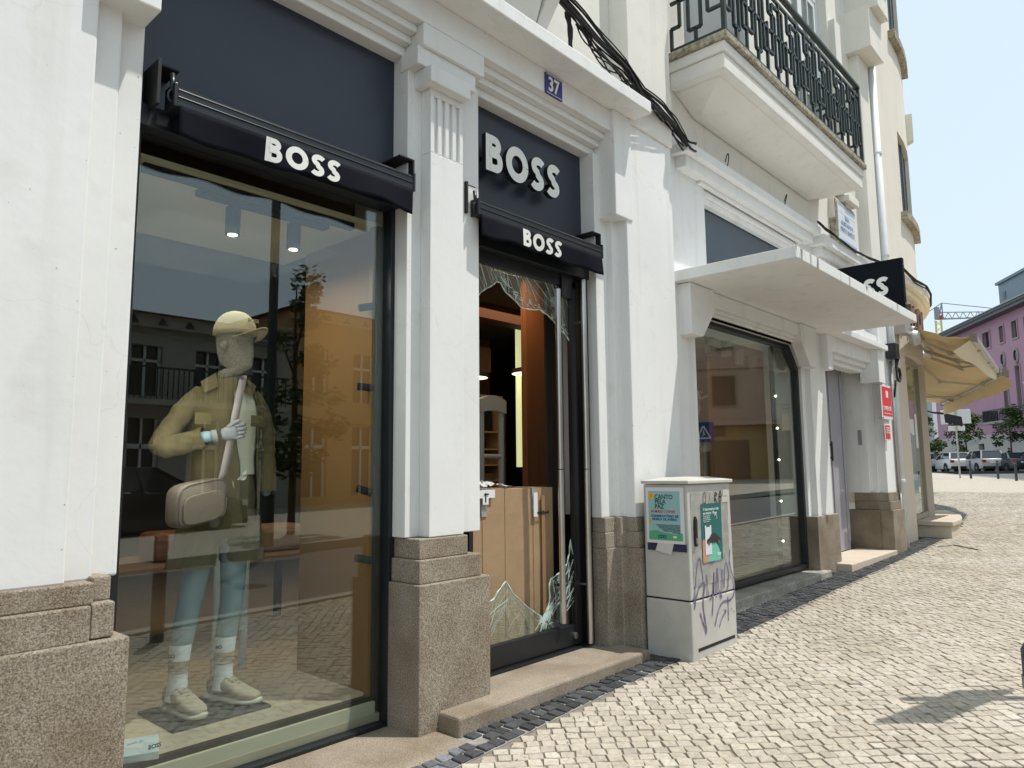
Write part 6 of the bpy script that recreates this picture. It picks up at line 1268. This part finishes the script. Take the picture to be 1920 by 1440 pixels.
# face runs s = -12 (away) .. 9; storeys 3 m
DB('wall',[(-14,9,-9,0,3.6,16)],M['pinkwall']); DB('ground_floor_wall',[(-14,9,-9,-.1,.3,3.6)],M['ochrewall']); DB('grey_bay',[(4.6,9,0,.5,3.7,16)],M['greywall'])
DB('cornice',[(-14,9,-.1,.4,3.5,3.75),(-14,9,0,.1,6.6,6.75)],M['pinkwall'])
for z in (4.6,7.6,10.6,13.4):
    for s in (-11,-8,-4.2,-1.4,1.6): f=DB('window',[(s-.1,s+1.3,0,.06,z-.1,z+1.7)],cmat((.42,.30,.22))); DB('pane',[(s,s+1.2,.06,.09,z,z+1.6)],cmat((.16,.085,.05),.5),f)
    f=DB('window',[(5.9,7.5,.5,.56,z-.6,z+1.75)],M['white2']); DB('pane',[(6.05,7.35,.56,.6,z-.6,z+1.6)],M['windark'],f); f=DB('balcony',[(5.0,8.6,.5,1.5,z-1.5,z-.65)],M['pinkwall']); DB('railing',[(5.0,8.6,1.42,1.46,z-.4,z-.36),(5.0,8.6,1.42,1.46,z-.2,z-.16)]+[(5+.4*k,5.03+.4*k,1.42,1.46,z-.65,z-.16) for k in range(10)],M['black'],f)
DB('shop_opening',[(-3.5,.2,-.1,-.06,.6,2.7),(-8.5,-5,-.1,-.06,.6,2.7),(1.2,3.4,-.1,-.06,.6,2.7)],cmat((.17,.10,.055),.4)); DB('shop_opening',[(4.6,8.8,.4,.52,.4,3.3)],M['windark']); DB('fascia',[(-6.5,2.2,-.08,0,2.95,3.5)],cmat((.16,.09,.05)))
tp=o0+ex*(1.6)+ey*.02+Vector((0,0,3.06)); Rt=Matrix((( -ex.x,0,ey.x,0),(-ex.y,0,ey.y,0),(0,1,0,0),(0,0,0,1)))
text('fascia_lettering','RESTAURANTE   SNACK-BAR',.42,tuple(tp),cmat((.6,.5,.36)),dg,rotm=Rt,bold=.012)
zs=thing('crossing_sign','blue square pedestrian crossing sign on a grey pole mirrored in the second window','traffic sign',(19.6,-8.1,.3))
nv=Vector((-.89,.45,0)).normalized(); tv=Vector((-nv.y,nv.x,0)); pz=Vector((19.6,-8.1,0))
b=MB(); b.tube([pz+Vector((0,0,.2)),pz+Vector((0,0,2.75))],.035,10); b.build('pole',M['alu'],zs); b=MB(); b.obox(pz+nv*.05+Vector((0,0,2.42)),tv*.33,nv*.01,(0,0,.33)); b.build('plate',cmat((.012,.06,.28),.4),zs)
b=MB()
for a,c_ in (((-.22,-.2),(0,.2)),((0,.2),(.22,-.2)),((-.22,-.2),(.22,-.2))): b.bar(pz+nv*.065+tv*a[0]+Vector((0,0,2.42+a[1])),pz+nv*.065+tv*c_[0]+Vector((0,0,2.42+c_[1])),.05,.012,up=nv)
b.build('triangle',M['signwhite'],zs); b=MB(); b.obox(pz+nv*.065+Vector((0,0,2.39)),tv*.02,nv*.004,(0,0,.09)); b.bar(pz+nv*.065+Vector((0,0,2.32))-tv*.06,pz+nv*.065+Vector((0,0,2.42)),.02,.01,up=nv); b.bar(pz+nv*.065+tv*.07+Vector((0,0,2.26)),pz+nv*.065+Vector((0,0,2.34)),.02,.01,up=nv); b.build('walking_figure',M['signwhite'],zs)
tt=tree(5.2,-9.3,.0,5.35,.95,2600,'slim dark street tree across the road mirrored in the display window',8,.075,'trees across the road',.08,.22)
tree(16.5,-9.6,.2,5.0,1.3,1500,'second slim street tree across the road further right',9,.09,'trees across the road',.08,.3)
lp=thing('lamp_post','tall dark green lamp post across the road mirrored in the display window','street lamp',(3.75,-7.6,0)); b=MB(); b.tube([(3.75,-7.6,-.1),(3.75,-7.6,.9)],.11,14); b.tube([(3.75,-7.6,.9),(3.75,-7.6,6.2)],.075,14); b.build('pole',cmat((.02,.04,.035),.5),lp); b=MB(); b.lathe((3.75,-7.0,6.05),[(0,.12),(.12,.1),(.22,0),(.1,-.06),(0,-.08)],18); b.bar((3.75,-7.6,6.15),(3.75,-7.0,6.17),.05,.05); b.build('lamp_head',cmat((.25,.27,.28),.4),lp)
car('parked_car','black hatchback parked across the road mirrored behind the mannequin bag',3.6,-12.6,-.1,0.0,cp_((.012,.013,.016)))

ht=thing('pavement_hatch','thin dark slot of a sunken paving hatch on the light pavement near the planter step','hatch',(9.0,-.8,g(9.0)))
b=MB(); b.bar((9.35,-.42,g(9.35)+.004),(8.95,-.78,g(8.95)+.004),.03,.006); b.bar((9.35,-.42,g(9.35)+.003),(9.0,-.30,g(9.0)+.003),.012,.005); b.build('slot',M['blackmatt'],ht)
random.seed(21)
b=MB()
for k in range(260):                                   # grit and dead leaves that gather along the step and the setts
    x=random.uniform(-.2,6.0); y=border(x)+random.gauss(-.06,.16); 
    if y>border(x)+.13: continue
    sz=random.uniform(.003,.009); a=random.uniform(0,PI); z=g(x)+.004
    b.add([(x+sz*math.cos(a),y+sz*math.sin(a),z+.001),(x-sz*math.sin(a)*.6,y+sz*math.cos(a)*.6,z+.003),(x-sz*math.cos(a),y-sz*math.sin(a),z+.001),(x+sz*math.sin(a)*.6,y-sz*math.cos(a)*.6,z)],[(0,1,2,3)])
b.build('leaf_litter',cmat((.20,.14,.08),.9,var=.5,vs=40),kind='stuff')
